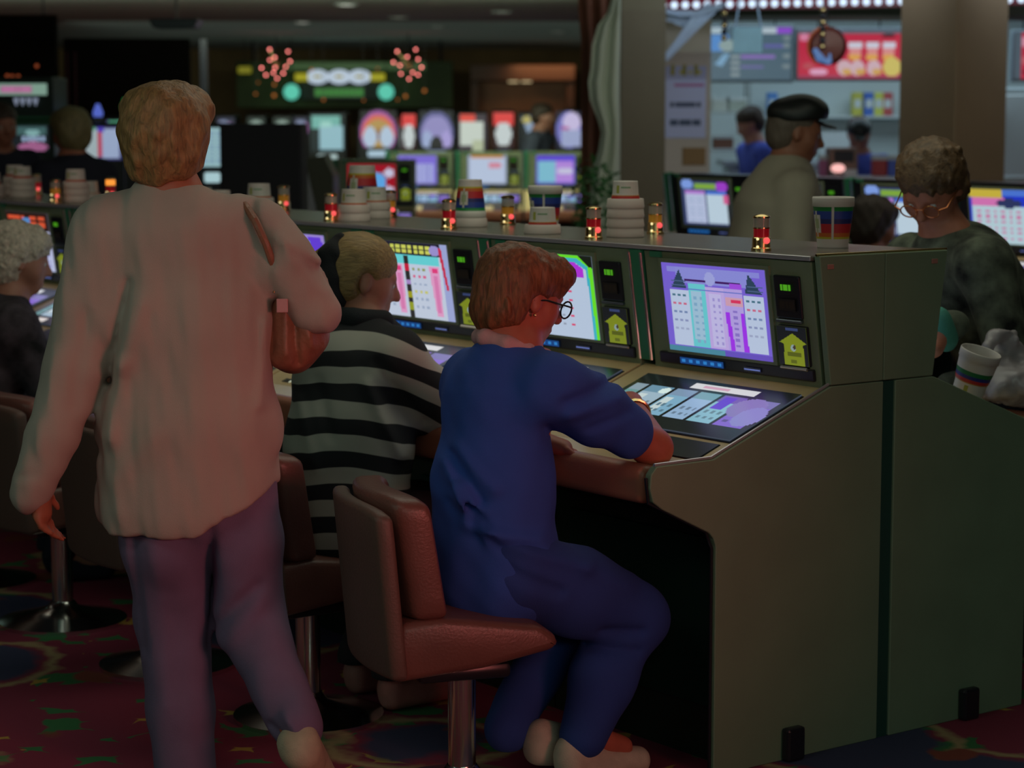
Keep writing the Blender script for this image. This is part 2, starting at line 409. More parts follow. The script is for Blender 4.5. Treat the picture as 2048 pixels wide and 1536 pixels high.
        p = Pic(w, h, (30, 50, 190)); p.rect(0, 0, .5, .14, (190, 170, 60)).rect(.5, 0, .9, .12, (70, 110, 200)); p.rect(.02, .14, .55, .3, (200, 110, 170)); p.rect(.02, .3, .86, 1, (170, 196, 205)); p.ell(.6, .25, .2, .08, (40, 50, 90)); p.dots(.08, .35, .8, .95, 6, 6, (190, 120, 160), .45, 12)
    elif kind == 'white':
        p = Pic(w, h, (150, 160, 190)); p.rect(.1, 0, .9, .1, (190, 130, 70)); p.rect(.05, .12, .95, .95, (176, 190, 214)); p.ell(.7, .35, .18, .12, (200, 130, 150))
    elif kind == 'violetblue':
        p = Pic(w, h, (90, 70, 200)); p.rect(.03, .2, .5, .95, (120, 180, 200)).rect(.5, .2, .97, .95, (170, 130, 210)); p.ell(.75, .55, .2, .12, (190, 190, 215))
    elif kind == 'redblue':
        p = Pic(w, h, (150, 20, 36)); p.ell(.45, .5, .36, .3, (90, 160, 220)); p.rect(.1, .46, .6, .54, (190, 150, 60)); p.ell(.86, .25, .1, .13, (190, 190, 215)); p.ell(.86, .75, .1, .13, (190, 190, 215))
    return p.a

def plate_pic(w=40, h=56):
    p = Pic(w, h, (16, 20, 24)); Y = (116, 128, 28)
    p.poly([(.52, .17), (.98, .42), (.86, .46), (.88, 1), (.17, 1), (.2, .46), (.06, .42)], Y)
    p.ell(.52, .55, .09, .09, (130, 150, 150)); p.ell(.56, .53, .05, .06, (60, 50, 40)); p.rect(.3, .04, .72, .1, (48, 60, 100))
    p.rect(.3, .66, .78, .76, (78, 86, 22)); p.rect(.4, .86, .6, .94, (84, 92, 24)); return p.a

def buttons_pic(seed, w=96, h=64):
    rs = np.random.RandomState(seed)
    p = Pic(w, h, (12, 16, 16))
    p.rect(.36, .07, .78, .17, (205, 205, 205)); p.rect(.44, .1, .6, .14, (200, 150, 170))
    x = .02; cols = [(96, 140, 140), (150, 175, 190), (120, 165, 190), (140, 170, 200), (126, 175, 190), (120, 90, 190), (130, 120, 190)]
    xs = [.02, .13, .3, .46, .62, .78, .98]
    for i in range(6):
        a, b = xs[i] + .01, xs[i + 1] - .012
        p.rect(a, .22, b, .78, cols[i]); p.rect(a, .22, b, .36, tuple(np.array(cols[i + 1]) * .85))
        if i in (1, 2): p.rect(a + .01, .4, a + .06, .7, (190, 205, 205))
        if i == 4: p.rect(a + .02, .25, a + .09, .5, (90, 40, 190))
        p.dots(a + .01, .5, b - .01, .74, 3, 2, tuple(np.array(cols[i]) * .7), .5, i)
    p.rect(.0, .82, .12, .96, (170, 190, 190)).rect(.2, .84, .32, .95, (214, 205, 200)); p.ell(.26, .3, .035, .06, (205, 225, 220))
    if seed == 1:
        p.ell(.84, .4, .1, .2, (124, 110, 170)); p.ell(.92, .55, .08, .2, (128, 124, 186))
    return p.a

PLATE = raster('plate_proto', (0, 0, 0), (0, -.1, 0), (0, 0, -.1), plate_pic(), SCREEN)
bpy.data.objects.remove(PLATE)

def slot_machine(kind, label, s0, back=False, seed=0, group='slant-top machines of the long bank', res=(96, 84)):
    """one console; local x runs across the bank, y along it (y = MW is the player's left hand)"""
    r = empty('slot_machine', bank(0, s0), BROT, label, 'slot machine', group)
    MB().prism([(-.25, 0), (-.25, .6), (-.47, .69), (-.47, .745), (-.335, .742), (.045, .892), (.225, .892), (.225, 0)], .002, MW + .052).build('base_cabinet', M_DKGREEN, r)
    MB().prism([(.047, .928), (.004, 1.231), (.225, 1.231), (.225, .894), (.047, .894)], .002, MW, .002, 1).build('head_cabinet', M_TAN, r)
    MB().box((-.535, .004, .68), (-.475, MW + .05, .772), .022, 3).build('arm_rest', M_ARM, r, True)
    m = MB(); m.slab(deck(.004, -.02, 0), (0, MW + .044, 0), DD * 1.02, -.014)
    m.slab((-.341, .004, .765), (0, MW + .044, 0), (-.14, 0, 0), -.02, .002); m.build('console_top', M_WOOD, r)
    d = MB(); d.slab(face(MW + .006, 0, .006), (0, .046, 0), FD, -.04, .003, 1); dv = d.build('divider_strip', M_GREEN, r)
    for y in (MW + .002, MW + .050):
        MB().tube([face(y, 0.02, .008), face(y, .99, .008)], .0045, 8).build('chrome_rod', M_CHROME, r, True)
    # lit pay glass in its frame
    f = MB()
    for a, b, c, e in ((.15, .575, .06, .095), (.15, .575, .872, .9)): f.slab(face(a, c, .004), (0, b - a, 0), FD * (e - c), -.008)
    for a, b in ((.15, .163), (.562, .575)): f.slab(face(a, .095, .004), (0, b - a, 0), FD * .777, -.008)
    f.build('glass_frame', M_TAN, r)
    g = raster('pay_glass', face(.562, .095, .006), Vector((0, -.399, 0)), FD * .777, paytable(kind, *res), SCREEN, r)
    # black base strip with blue label
    s = MB(); s.slab(face(.02, .9, .006), (0, .59, 0), FD * .1, -.022, .003, 1); st = s.build('display_strip', M_BLACK, r)
    b = Pic(24, 4, (14, 60, 120)); b.dots(0, .1, 1, .9, 6, 1, (40, 120, 190), .7, 3)
    raster('blue_label', face(.52, .925, .0105), (0, -.17, 0), FD * .055, b.a, SCREEN, st, .002)
    b = Pic(12, 3, (16, 18, 24)); b.rect(0, .3, 1, .7, (90, 105, 170))
    raster('small_label', face(.27, .94, .0105), (0, -.06, 0), FD * .035, b.a, SCREEN, st, .002)
    MB().slab(face(.035, .885, .012), (0, .10, 0), FD * .03, -.016, .003, 1).build('chrome_lip', M_CHROME, r)
    # black readout box with green digits
    k = MB(); k.slab(face(.045, .13, .004), (0, .092, 0), FD * .36, -.018, .004, 2); bx = k.build('readout_box', M_BLACK, r)
    b = Pic(10, 3, (36, 84, 14)); b.dots(0, 0, 1, 1, 4, 1, (70, 150, 24), .8, 1)
    raster('green_display', face(.108, .2, .0085), (0, -.036, 0), FD * .05, b.a, SCREEN, bx, .002)
    b = Pic(14, 5, (30, 24, 16)); b.dots(.05, .1, .95, .9, 5, 1, (50, 36, 18), .8, 1)
    raster('brown_label', face(.12, .32, .0085), (0, -.06, 0), FD * .1, b.a, PRINT, bx, .002)
    MB().slab(face(.045, .495, .008), (0, .092, 0), FD * .025, -.012, .002, 1).build('steel_lip', mat('dull_steel', (.25, .3, .36), rough=.35, metal=1), r)
    # black plate with the yellow arrow
    k = MB(); k.slab(face(.030, .545, .003), (0, .108, 0), FD * .335, -.014, .003, 1); bx = k.build('plate_backing', M_BLACK, r)
    raster('arrow_plate', face(.136, .55, .0075), (0, -.104, 0), FD * .325, plate_pic(), SCREEN, bx, .002)
    MB().slab(face(MW - .075, .005, .003), (0, .045, 0), FD * .05, -.006).build('green_badge', M_GREEN, r)
    # console glass, buttons and ash tray pad
    fr = MB(); fr.slab(deck(.012, .12, .002), (0, .595, 0), DD * .64, -.010, .002, 1); fo = fr.build('button_panel', M_BLACK, r)
    raster('button_glass', deck(.603, .13, .008), (0, -.587, 0), DD * .62, buttons_pic(seed), SCREEN, fo, .004)
    for i in range(4):
        MB().slab(deck(.34 + i * .065, .8, .002), (0, .05, 0), DD * .075, -.014, .003, 1).build('button', mat('lit_button', (.4, .4, .35), rough=.3, emis=(.5, .48, .42), estr=.25) if i in (2,) else M_TRIM, r)
    MB().slab(deck(.03, .79, .003), (0, .27, 0), DD * .21, -.006, .003, 1).build('black_pad', M_BLACK, r)
    MB().slab(deck(.55, .9, .002), (0, .045, 0), DD * .06, -.01, .003, 1).build('coin_slot', M_CHROME, r)
    MB().prism([(-.262, .14), (-.262, .56), (-.25, .56), (-.25, .14)], .05, MW - .02).build('lower_door', mat('lower_door_green', (.012, .035, .025), rough=.7, spec=.2), r)
    return r

SLOTS = [('purple', 'slot machine nearest the end panel, purple pay glass with striped pyramids'),
         ('lime', 'slot machine behind the blue shirt woman, lime green edged pay glass'),
         ('redwhite', 'slot machine with white and pink pay glass, beside the ponytail head'),
         ('teal', 'slot machine with teal and purple glass, behind the purse sleeve'),
         ('purple', 'slot machine hidden behind the walking woman, fifth from the end panel'),
         ('lilac', 'slot machine with lilac glass just left of the pink sweater shoulder'),
         ('orange', 'slot machine with orange letters above the white haired woman'),
         ('white', 'slot machine at the left edge of the photo, farthest in the bank')]
PITCH_S = .697
for i, (k, lab) in enumerate(SLOTS):
    slot_machine(k, lab, .012 + i * PITCH_S, seed=i + 1, res=(96, 84) if i < 3 else (40, 32))
for i in range(2):
    o = slot_machine('gold' if i else 'twin', ['slot machine on the far side of the bank, nearest the end panel', 'second slot machine on the far side of the bank'][i], 0, seed=9, group='machines on the far side of the bank', res=(24, 20))
    o.location = bank(.456, .012 + MW + .052 + i * PITCH_S); o.rotation_euler = (0, 0, BROT + math.pi)
LEN = .012 + len(SLOTS) * PITCH_S
lg = empty('bank_ledge', bank(0, 0), BROT, 'long glossy ledge along the top of the machines, holding cups and lamps', 'ledge')
MB().box((-.004, .006, 1.2335), (.46, LEN, 1.2465), .003, 1).build('ledge_board', M_GLOSS, lg)
MB().box((-.008, .006, 1.2345), (-.0045, LEN, 1.2455), .001, 1).build('metal_edge', M_TRIM, lg)

# end panel of the bank
ep = empty('end_panel', bank(0, 0), BROT, 'tall olive end panel closing the bank of machines, peaked in profile', 'end panel')
E = -.02
MB().prism([(.045, .926), (0, 1.247), (.2285, 1.247), (.2285, .926)], E, 0, .002, 1).build('upper_panel', M_PANEL, ep)
MB().prism([(.2305, .926), (.2305, 1.247), (.456, 1.247), (.411, .926)], E, 0, .002, 1).build('upper_panel', M_PANEL, ep)
def lowprof(sg):
    c = .2285; f = lambda t: c + sg * (t - c)
    return [(f(t), z) for t, z in ((.2285 + .022 * (sg < 0) * -1, 0), (-.331, 0), (-.331, .565), (-.338, .585), (-.352, .6), (-.50, .672), (-.528, .692), (-.538, .725), (-.535, .757), (-.518, .775), (-.341, .776), (.045, .9235), (.2285 + .022 * (sg < 0) * -1, .9235))]
MB().prism(lowprof(1), E - .002, 0, .002, 1).build('lower_panel', M_PANEL, ep)
pr = lowprof(-1)
MB().prism([(max(x, .272), z) for x, z in pr], E - .002, 0, .002, 1).build('lower_panel', M_PANEL, ep)
MB().box((.2295, E + .004, .0), (.271, 0, .923)).build('joint_strip', mat('joint_green', (.015, .07, .055), rough=.5), ep)
def edge_tube(pts, r=.004): return MB().tube([(x, -.011, z + .002) for x, z in pts], r, 8)
edge_tube([(-.518, .776), (-.341, .778), (.045, .926)]).build('edge_trim', M_TRIM, ep, True)
edge_tube([(.045, .926), (.411, .926)], .0035).build('edge_trim', mat('copper_trim', (.4, .15, .07), rough=.35, metal=.5), ep, True)
edge_tube([(-.004, 1.247), (.46, 1.247)], .0035).build('edge_trim', M_BRASS, ep, True)
MB().tube([(-.336, -.011, .0), (-.336, -.011, .56), (-.356, -.011, .603), (-.535, -.011, .69), (-.543, -.011, .75)], .004, 8).build('rubber_edge', M_BLACK, ep, True)
for t in (.035, .405):
    MB().box((t - .011, E - .004, 1.214), (t + .011, E - .0005, 1.226), .001, 1).build('pink_sticker', mat('pink_sticker', (.45, .2, .16), rough=.6), ep)
for t in (-.08, .56):
    MB().box((t - .03, E - .03, 0), (t + .03, E - .003, .085), .008, 2).build('rubber_foot', M_BLACK, ep)

# ------------------------------------------------------------------ swivel stools
M_LEATH = mat('rust_leather', (.17, .068, .054), rough=.38, bump=.12, bscale=160, noise=.12, nscale=8)
M_LEATHB = mat('brown_leather_back', (.13, .075, .06), rough=.5, bump=.12, bscale=160)
def curved_slab(mb, x0, x1, half, z0, z1, wrap, lean=0, n=12, zseg=5, taper=0, bev=.012):
    """upright slab bent forward at both sides; x toward the player machine, y sideways"""
    b = bmesh.new(); G = []
    for side in (0, 1):
        g = []
        for j in range(zseg + 1):
            v = j / zseg; z = z0 + (z1 - z0) * v; row = []
            for i in range(n + 1):
                u = -1 + 2 * i / n; hw = half * (1 - taper * v)
                zz = z
                if j == zseg: zz -= .016 * abs(u) ** 5
                x = (x0 if side == 0 else x1) + wrap * u * u + lean * v
                row.append(b.verts.new((x, u * hw, zz)))
            g.append(row)
        G.append(g)
    A, Bk = G
    for j in range(zseg):
        for i in range(n):
            b.faces.new((A[j][i], A[j + 1][i], A[j + 1][i + 1], A[j][i + 1])); b.faces.new((Bk[j][i], Bk[j][i + 1], Bk[j + 1][i + 1], Bk[j + 1][i]))
    for i in range(n):
        b.faces.new((A[0][i], A[0][i + 1], Bk[0][i + 1], Bk[0][i])); b.faces.new((A[zseg][i], Bk[zseg][i], Bk[zseg][i + 1], A[zseg][i + 1]))
    for j in range(zseg):
        b.faces.new((A[j][0], Bk[j][0], Bk[j + 1][0], A[j + 1][0])); b.faces.new((A[j][n], A[j + 1][n], Bk[j + 1][n], Bk[j][n]))
    bmesh.ops.recalc_face_normals(b, faces=b.faces)
    sharp = [e for e in b.edges if len(e.link_faces) == 2 and e.calc_face_angle(0) > .9]
    bmesh.ops.bevel(b, geom=sharp, offset=bev, segments=3, affect='EDGES', profile=.5)
    return mb._add(b)
def make_stool():
    r = empty('swivel_stool', (0, 0, 0), 0)
    curved_slab(MB(), -.255, -.215, .215, .335, .725, .035, -.035, bev=.014).build('back_shell', M_LEATHB, r, True)
    curved_slab(MB(), -.205, -.125, .200, .465, .748, .045, -.045, bev=.02).build('backrest', M_LEATH, r, True)
    m = MB(); m.prism([(-.215, .325), (-.2, .462), (-.1, .47), (.13, .438), (.178, .405), (.168, .378), (-.0, .345)], -.2, .2, .02, 3)
    m.build('seat', M_LEATH, r, True)
    m = MB(); m.box((-.14, -.14, .305), (.08, .14, .342), .012, 2); m.build('seat_plate', M_BLACK, r, True)
    m = MB(); m.lathe([(.033, .02), (.033, .33)], 24); m.build('post', M_CHROME, r, True)
    m = MB(); m.lathe([(.2, 0), (.2, .012), (.12, .03), (.05, .05), (.036, .07), (.03, .07)], 32); m.build('base', M_CHROME, r, True)
    return r
st0 = make_stool()
for i, (t, s, rz, lab) in enumerate([(-.895, .235, -.34, 'rust leather swivel stool under the woman in blue'), (-.83, 1.03, 0, 'tan leather swivel stool under the woman in stripes'),
                                (-.86, 2.46, .05, 'empty swivel stool behind the walking woman\'s lowered hand'), (-.83, 3.2, 0, 'swivel stool under the white haired woman at left'),
                                (-.86, 1.76, -.1, 'empty swivel stool hidden beyond the pink sweater woman\'s hips')]):
    o = st0 if i == 0 else copy_tree(st0)
    o.location = bank(t, s); o.rotation_euler = (0, 0, BROT + rz)
    tag(o, lab, 'stool', 'swivel stools along the bank')
# ------------------------------------------------------------------ people: implicit surfaces turned into one continuous mesh
def V3(a): return np.array([float(a[0]), float(a[1]), float(a[2])])
def nrm(v): v = np.asarray(v, float); return v / (np.linalg.norm(v) + 1e-12)
def frame(f, up=(0, 0, 1)):
    """columns: right, forward, up"""
    f = nrm(f); r = nrm(np.cross(f, up)); u = np.cross(r, f); return np.stack([r, f, u], 1)
class Field:
    def __init__(s): s.P = []; s.clips = []; s.disp = None
    def cap(s, a, b, ra, rb=None, k=.02, wide=None, ratio=1.0, sub=False):
        a, b = V3(a), V3(b); rb = ra if rb is None else rb
        m = max(ra, rb) * max(1, ratio) + k
        s.P.append(('c', a, b, ra, rb, k, None if wide is None else nrm(wide), ratio, sub, np.minimum(a, b) - m, np.maximum(a, b) + m)); return s
    def ell(s, c, r, R=None, k=.02, sub=False):
        c, r = V3(c), V3(r); m = max(r) + k
        s.P.append(('e', c, r, np.eye(3) if R is None else R, k, sub, c - m, c + m)); return s
    def chain(s, pts, rs, k=.02, **kw):
        for i in range(len(pts) - 1): s.cap(pts[i], pts[i + 1], rs[i], rs[i + 1], k, **kw)
        return s
    def clip(s, p, n): s.clips.append((V3(p), nrm(n))); return s
    def build(s, name, m, parent, res, origin=(0, 0, 0), smooth=True, relax=1):
        lo = np.min([p[-2] for p in s.P if not p[-3 if p[0] == 'e' else -3]], 0) - .02
        hi = np.max([p[-1] for p in s.P if not p[-3]], 0) + .02
        n = np.ceil((hi - lo) / res).astype(int) + 1
        d = np.full(n, .25, np.float32)
        ax = [lo[i] + np.arange(n[i]) * res for i in range(3)]
        for p in s.P:
            i0 = np.clip(np.floor((p[-2] - lo) / res).astype(int) - 1, 0, n); i1 = np.clip(np.ceil((p[-1] - lo) / res).astype(int) + 2, 0, n)
            if (i1 <= i0).any(): continue
            sl = tuple(slice(a, b) for a, b in zip(i0, i1))
            X, Y, Z = np.meshgrid(*[ax[i][sl[i]].astype(np.float32) for i in range(3)], indexing='ij')
            if p[0] == 'c':
                _, a, b, ra, rb, k, w, ratio, sub = p[:9]
                ba = b - a; L2 = max(ba @ ba, 1e-9)
                h = np.clip(((X - a[0]) * ba[0] + (Y - a[1]) * ba[1] + (Z - a[2]) * ba[2]) / L2, 0, 1)
                ox, oy, oz = X - a[0] - h * ba[0], Y - a[1] - h * ba[1], Z - a[2] - h * ba[2]
                if w is not None:
                    q = ox * w[0] + oy * w[1] + oz * w[2]; f = q * (1 / ratio - 1)
                    ox = ox + f * w[0]; oy = oy + f * w[1]; oz = oz + f * w[2]
                v = np.sqrt(ox * ox + oy * oy + oz * oz) - (ra + (rb - ra) * h)
            else:
                _, c, r, R, k, sub = p[:6]
                q = [((X - c[0]) * R[0, i] + (Y - c[1]) * R[1, i] + (Z - c[2]) * R[2, i]) for i in range(3)]
                k0 = np.sqrt(sum((q[i] / r[i]) ** 2 for i in range(3))) + 1e-6; k1 = np.sqrt(sum((q[i] / r[i] ** 2) ** 2 for i in range(3))) + 1e-6
                v = k0 * (k0 - 1) / k1
            cur = d[sl]
            if sub:
                v = -v; hh = np.maximum(k - np.abs(cur - v), 0) / k; d[sl] = np.maximum(cur, v) + hh * hh * k * .25
            else:
                hh = np.maximum(k - np.abs(cur - v), 0) / k; d[sl] = np.minimum(cur, v) - hh * hh * k * .25
        for c in s.clips:
            d = np.maximum(d, ((ax[0] - c[0][0]) * c[1][0])[:, None, None] + ((ax[1] - c[0][1]) * c[1][1])[None, :, None] + ((ax[2] - c[0][2]) * c[1][2])[None, None, :]).astype(np.float32)
        if s.disp is not None:
            idx = np.nonzero(np.abs(d) < .05)
            d[idx] += s.disp(ax[0][idx[0]], ax[1][idx[1]], ax[2][idx[2]])
        d[0], d[-1] = .1, .1; d[:, 0], d[:, -1] = .1, .1; d[:, :, 0], d[:, :, -1] = .1, .1
        ins = d < 0
        c = np.zeros(n - 1, np.int8); off = [(a, b, e) for a in (0, 1) for b in (0, 1) for e in (0, 1)]
        for a, b, e in off: c += ins[a:n[0] - 1 + a, b:n[1] - 1 + b, e:n[2] - 1 + e]
        I, J, K = np.nonzero((c > 0) & (c < 8))
        corner = np.stack([d[I + a, J + b, K + e] for a, b, e in off], 1)
        acc = np.zeros((len(I), 3)); cnt = np.zeros(len(I))
        O = np.array(off, float)
        for x in range(8):
            for y in range(x + 1, 8):
                if abs(O[x] - O[y]).sum() != 1: continue
                da, db = corner[:, x], corner[:, y]; mk = (da < 0) != (db < 0)
                t = np.where(mk, da / np.where(mk, da - db, 1), 0)
                acc += np.where(mk[:, None], O[x] + t[:, None] * (O[y] - O[x]), 0); cnt += mk
        Vt = lo + (np.stack([I, J, K], 1) + acc / cnt[:, None]) * res
        idm = np.full(n - 1, -1, np.int32); idm[I, J, K] = np.arange(len(I))
        F = []
        for axn in range(3):
            sa = [slice(1, n[q] - 1) for q in range(3)]; sb = list(sa); sa[axn] = slice(0, n[axn] - 1); sb[axn] = slice(1, n[axn])
            A = ins[tuple(sa)]; B = ins[tuple(sb)]
            for flip, mk in ((False, A & ~B), (True, ~A & B)):
                q = np.array(np.nonzero(mk)).T
                if not len(q): continue
                for z in range(3):
                    if z != axn: q[:, z] += 1
                u, v = (axn + 1) % 3, (axn + 2) % 3; du = np.zeros(3, int); du[u] = 1; dv = np.zeros(3, int); dv[v] = 1
                g = lambda w: idm[w[:, 0], w[:, 1], w[:, 2]]
                qd = [g(q - du - dv), g(q - dv), g(q), g(q - du)]
                if flip: qd = qd[::-1]
                F.append(np.stack(qd, 1))
        F = np.vstack(F)
        for _ in range(relax):
            S = np.zeros_like(Vt); N = np.zeros(len(Vt))
            for a, b in ((0, 1), (1, 2), (2, 3), (3, 0)):
                np.add.at(S, F[:, a], Vt[F[:, b]]); np.add.at(N, F[:, a], 1); np.add.at(S, F[:, b], Vt[F[:, a]]); np.add.at(N, F[:, b], 1)
            Vt = Vt * .5 + .5 * S / np.maximum(N, 1)[:, None]
        return from_np(name, Vt - V3(origin), F, m, parent, smooth)

def hand(f, wrist, d, pn, side, curl=.35, sc=1.0, spread=.012):
    """d: direction of the fingers, pn: palm normal (fingers curl toward it), side: thumb side unit vector"""
    d, pn = nrm(d), nrm(pn); side = nrm(side)
    w = V3(wrist)
    f.cap(w, w + d * .075 * sc, .024 * sc, .022 * sc, .02, wide=side, ratio=1.5)
    for i, (o, L) in enumerate(((.030, .070), (.010, .078), (-.011, .072), (-.031, .058))):
        p = w + d * .082 * sc + side * o * sc; q = d.copy(); seg = (.45, .32, .25)
        for j, g in enumerate(seg):
            a = curl * (.6 if j == 0 else 1) + .05 * i; q = nrm(q * math.cos(a) + pn * math.sin(a)) if j or curl else q
            e = p + q * L * g * sc + side * (o / .03) * .002
            f.cap(p, e, (.0092 - .001 * j) * sc, (.0086 - .001 * j) * sc, .004); p = e
    t0 = w + d * .02 * sc + side * .028 * sc; t1 = t0 + nrm(side * .8 + d * .6) * .036 * sc; t2 = t1 + nrm(side * .25 + d + pn * .5) * .034 * sc
    f.cap(t0, t1, .014 * sc, .011 * sc, .012); f.cap(t1, t2, .0105 * sc, .0088 * sc, .005)

def head(f, c, fw, up=(0, 0, 1), sc=1.0, male=False, ears=(1, 1)):
    """c: centre of the skull; sc 1 = head 0.225 m tall"""
    R = frame(fw, up); P = lambda x, y, z: c + R @ (np.array([x, y, z]) * sc)
    c = V3(c)
    E = lambda p, r, k=.015, sub=False: f.ell(P(*p), np.array(r) * sc, R, k, sub)
    E((0, -.012, .028), (.076, .095, .082)); E((0, .02, -.01), (.066, .076, .075), .03)
    E((0, .04, -.062), (.048 if male else .043, .05, .046), .03); E((0, .066, -.092), (.02, .021, .018), .02)
    for s in (-1, 1):
        E((s * .045, .045, -.03), (.025, .028, .03), .03); E((s * .031, .088, -.002), (.017, .014, .012), .012, True)
        E((s * .032, .074, -.003), (.0135, .0135, .0125), .006); E((s * .03, .082, .016), (.019, .01, .006), .012)
        if ears[0 if s < 0 else 1]: E((s * .079, -.006, -.012), (.007, .018, .031), .008); E((s * .083, -.003, -.026), (.006, .011, .012), .006)
    f.cap(P(0, .09, .005), P(0, .111, -.032), .008 * sc, .013 * sc, .012); E((.009, .099, -.036), (.008, .009, .007), .008); E((-.009, .099, -.036), (.008, .009, .007), .008)
    E((0, .088, -.064), (.024, .012, .006), .006); E((0, .086, -.074), (.02, .012, .006), .006); E((0, .1, -.069), (.022, .006, .0018), .003, True)
    return P, R
def neck(f, c, R, base, sc=1.0, r=.052):
    f.cap(V3(c) + R @ (np.array([0, -.02, -.045]) * sc), base, r * sc, (r + .006) * sc, .03)

def legs(f, hip, knee, ankle, toe, r=(.085, .056, .036), k=.03, e=0):
    f.cap(hip, knee, r[0] + e, r[1] + e, k); f.cap(knee, ankle, r[1] + e, r[2] + e, k)
def foot(f, ankle, toe, k=.02):
    a, t = V3(ankle), V3(toe); heel = a - nrm(t - a) * .03; heel[2] = min(a[2] - .045, a[2]); 
    f.cap(a, heel, .034, .032, k); f.cap(heel, t, .032, .026, k, wide=np.cross(nrm(t - a), (0, 0, 1)), ratio=1.25)
def shoe(name, m, parent, heel, toe, o, r=.036, up=(0, 0, 1), res=.006, ankle=None):
    f = Field(); h, t = V3(heel), V3(toe); w = nrm(np.cross(nrm(t - h), up)); u = nrm(np.cross(w, nrm(t - h)))
    f.cap(h, t, r, r * .8, .02, wide=w, ratio=1.2); f.cap(h + u * .03, h + (t - h) * .25 + u * .03, r * .95, r * .8, .03); f.cap(h - u * .02, t - u * .012, r * .8, r * .7, .01, wide=w, ratio=1.45)
    return f.build(name, m, parent, res, o)

def wob(seed, amp, sc):
    rs = np.random.RandomState(seed); K = rs.normal(size=(6, 3)) * sc; ph = rs.rand(6) * 6.28
    def g(x, y, z):
        v = 0
        for k, p in zip(K, ph): v = v + np.sin(k[0] * x + k[1] * y + k[2] * z + p)
        return (v * amp / 3).astype(np.float32)
    return g
def curls(seed, amp, sc):
    a = wob(seed, 1, sc); b = wob(seed + 5, 1, sc * 1.7)
    return lambda x, y, z: (amp * (np.abs(a(x, y, z)) * -1.0 + .35 * b(x, y, z)) + amp * .3).astype(np.float32)

def folds(base, segs, ymax=1e9):
    """cloth creases: (p0, p1, width, depth) ridges (negative depth) and grooves along the near side"""
    S_ = [(V3(a), V3(b), w, d) for a, b, w, d in segs]
    def g(x, y, z):
        v = base(x, y, z)
        for a, b, w, d in S_:
            bx, bz = b[0] - a[0], b[2] - a[2]; L = bx * bx + bz * bz
            t = ((x - a[0]) * bx + (z - a[2]) * bz) / L; tc = np.clip(t, 0, 1)
            q = (x - a[0] - tc * bx) ** 2 + (z - a[2] - tc * bz) ** 2
            v = v + d * np.exp(-q / (w * w)) * np.where(y < ymax, 1, 0)
        return v.astype(np.float32)
    return g
def skin(name, c): return mat('skin_' + name, c, rough=.5, noise=.08, nscale=30)
def cloth(name, c, noise=.1, ns=30, bump=.25, bs=300, rough=.9): return mat('cloth_' + name, c, rough=rough, noise=noise, nscale=ns, bump=bump, bscale=bs)
def hairm(name, c, var=.35, sc=(60, 60, 8)):
    key = 'hair_' + name
    if key in MATS: return MATS[key]
    m = mat(key, c, rough=.55); nt = m.node_tree; b = nt.nodes['Principled BSDF']
    tc = [n for n in nt.nodes if n.type == 'TEX_COORD'][0]
    mp = nt.nodes.new('ShaderNodeMapping'); mp.inputs['Scale'].default_value = sc
    n = nt.nodes.new('ShaderNodeTexNoise'); n.inputs['Scale'].default_value = 2.2; n.inputs['Detail'].default_value = 5; n.inputs['Distortion'].default_value = .6
    r = nt.nodes.new('ShaderNodeMapRange'); r.inputs['From Min'].default_value = .3; r.inputs['From Max'].default_value = .7; r.inputs['To Min'].default_value = 1 - var; r.inputs['To Max'].default_value = 1 + var
    s = nt.nodes.new('ShaderNodeVectorMath'); s.operation = 'SCALE'; s.inputs[0].default_value = c
    bp = nt.nodes.new('ShaderNodeBump'); bp.inputs['Strength'].default_value = .7; bp.inputs['Distance'].default_value = .006
    L = nt.links.new
    L(tc.outputs['Object'], mp.inputs['Vector']); L(mp.outputs['Vector'], n.inputs['Vector']); L(n.outputs['Fac'], r.inputs['Value']); L(r.outputs['Result'], s.inputs['Scale'])
    L(s.outputs['Vector'], b.inputs['Base Color']); L(n.outputs['Fac'], bp.inputs['Height']); L(bp.outputs['Normal'], b.inputs['Normal'])
    return m
M_EYE = mat('eye_white', (.6, .58, .55), rough=.2)
M_IRIS = mat('eye_dark', (.03, .02, .015), rough=.15)
def eyes(P, R, sc, parent, o):
    for s in (-1, 1):
        c = P(s * .032, .0795, -.003); d = R[:, 1]
        e = MB().ball(tuple(c - V3(o)), .0105 * sc, 12).build('eye', M_EYE, parent, True)
        MB().ball(tuple(c + d * .008 * sc - V3(o)), .0045 * sc, 8).build('iris', M_IRIS, e, True)
def glasses(P, R, sc, parent, o, m):
    mb = MB(); q = lambda x, y, z: Vector(P(x, y, z) - V3(o))
    for s in (-1, 1):
        mb.tube([q(s * .034 + .024 * math.cos(a), .108, -.006 + .021 * math.sin(a)) for a in np.linspace(0, 6.283, 20)], .0022 * sc, 6, False)
        mb.tube([q(s * .057, .108, 0), q(s * .078, .095, 0), q(s * .083, .02, -.002), q(s * .083, -.015, -.012)], .0022 * sc, 6)
    mb.tube([q(-.011, .109, 0), q(0, .112, .004), q(.011, .109, 0)], .0022 * sc, 6)
    return mb.build('glasses', m, parent, True)
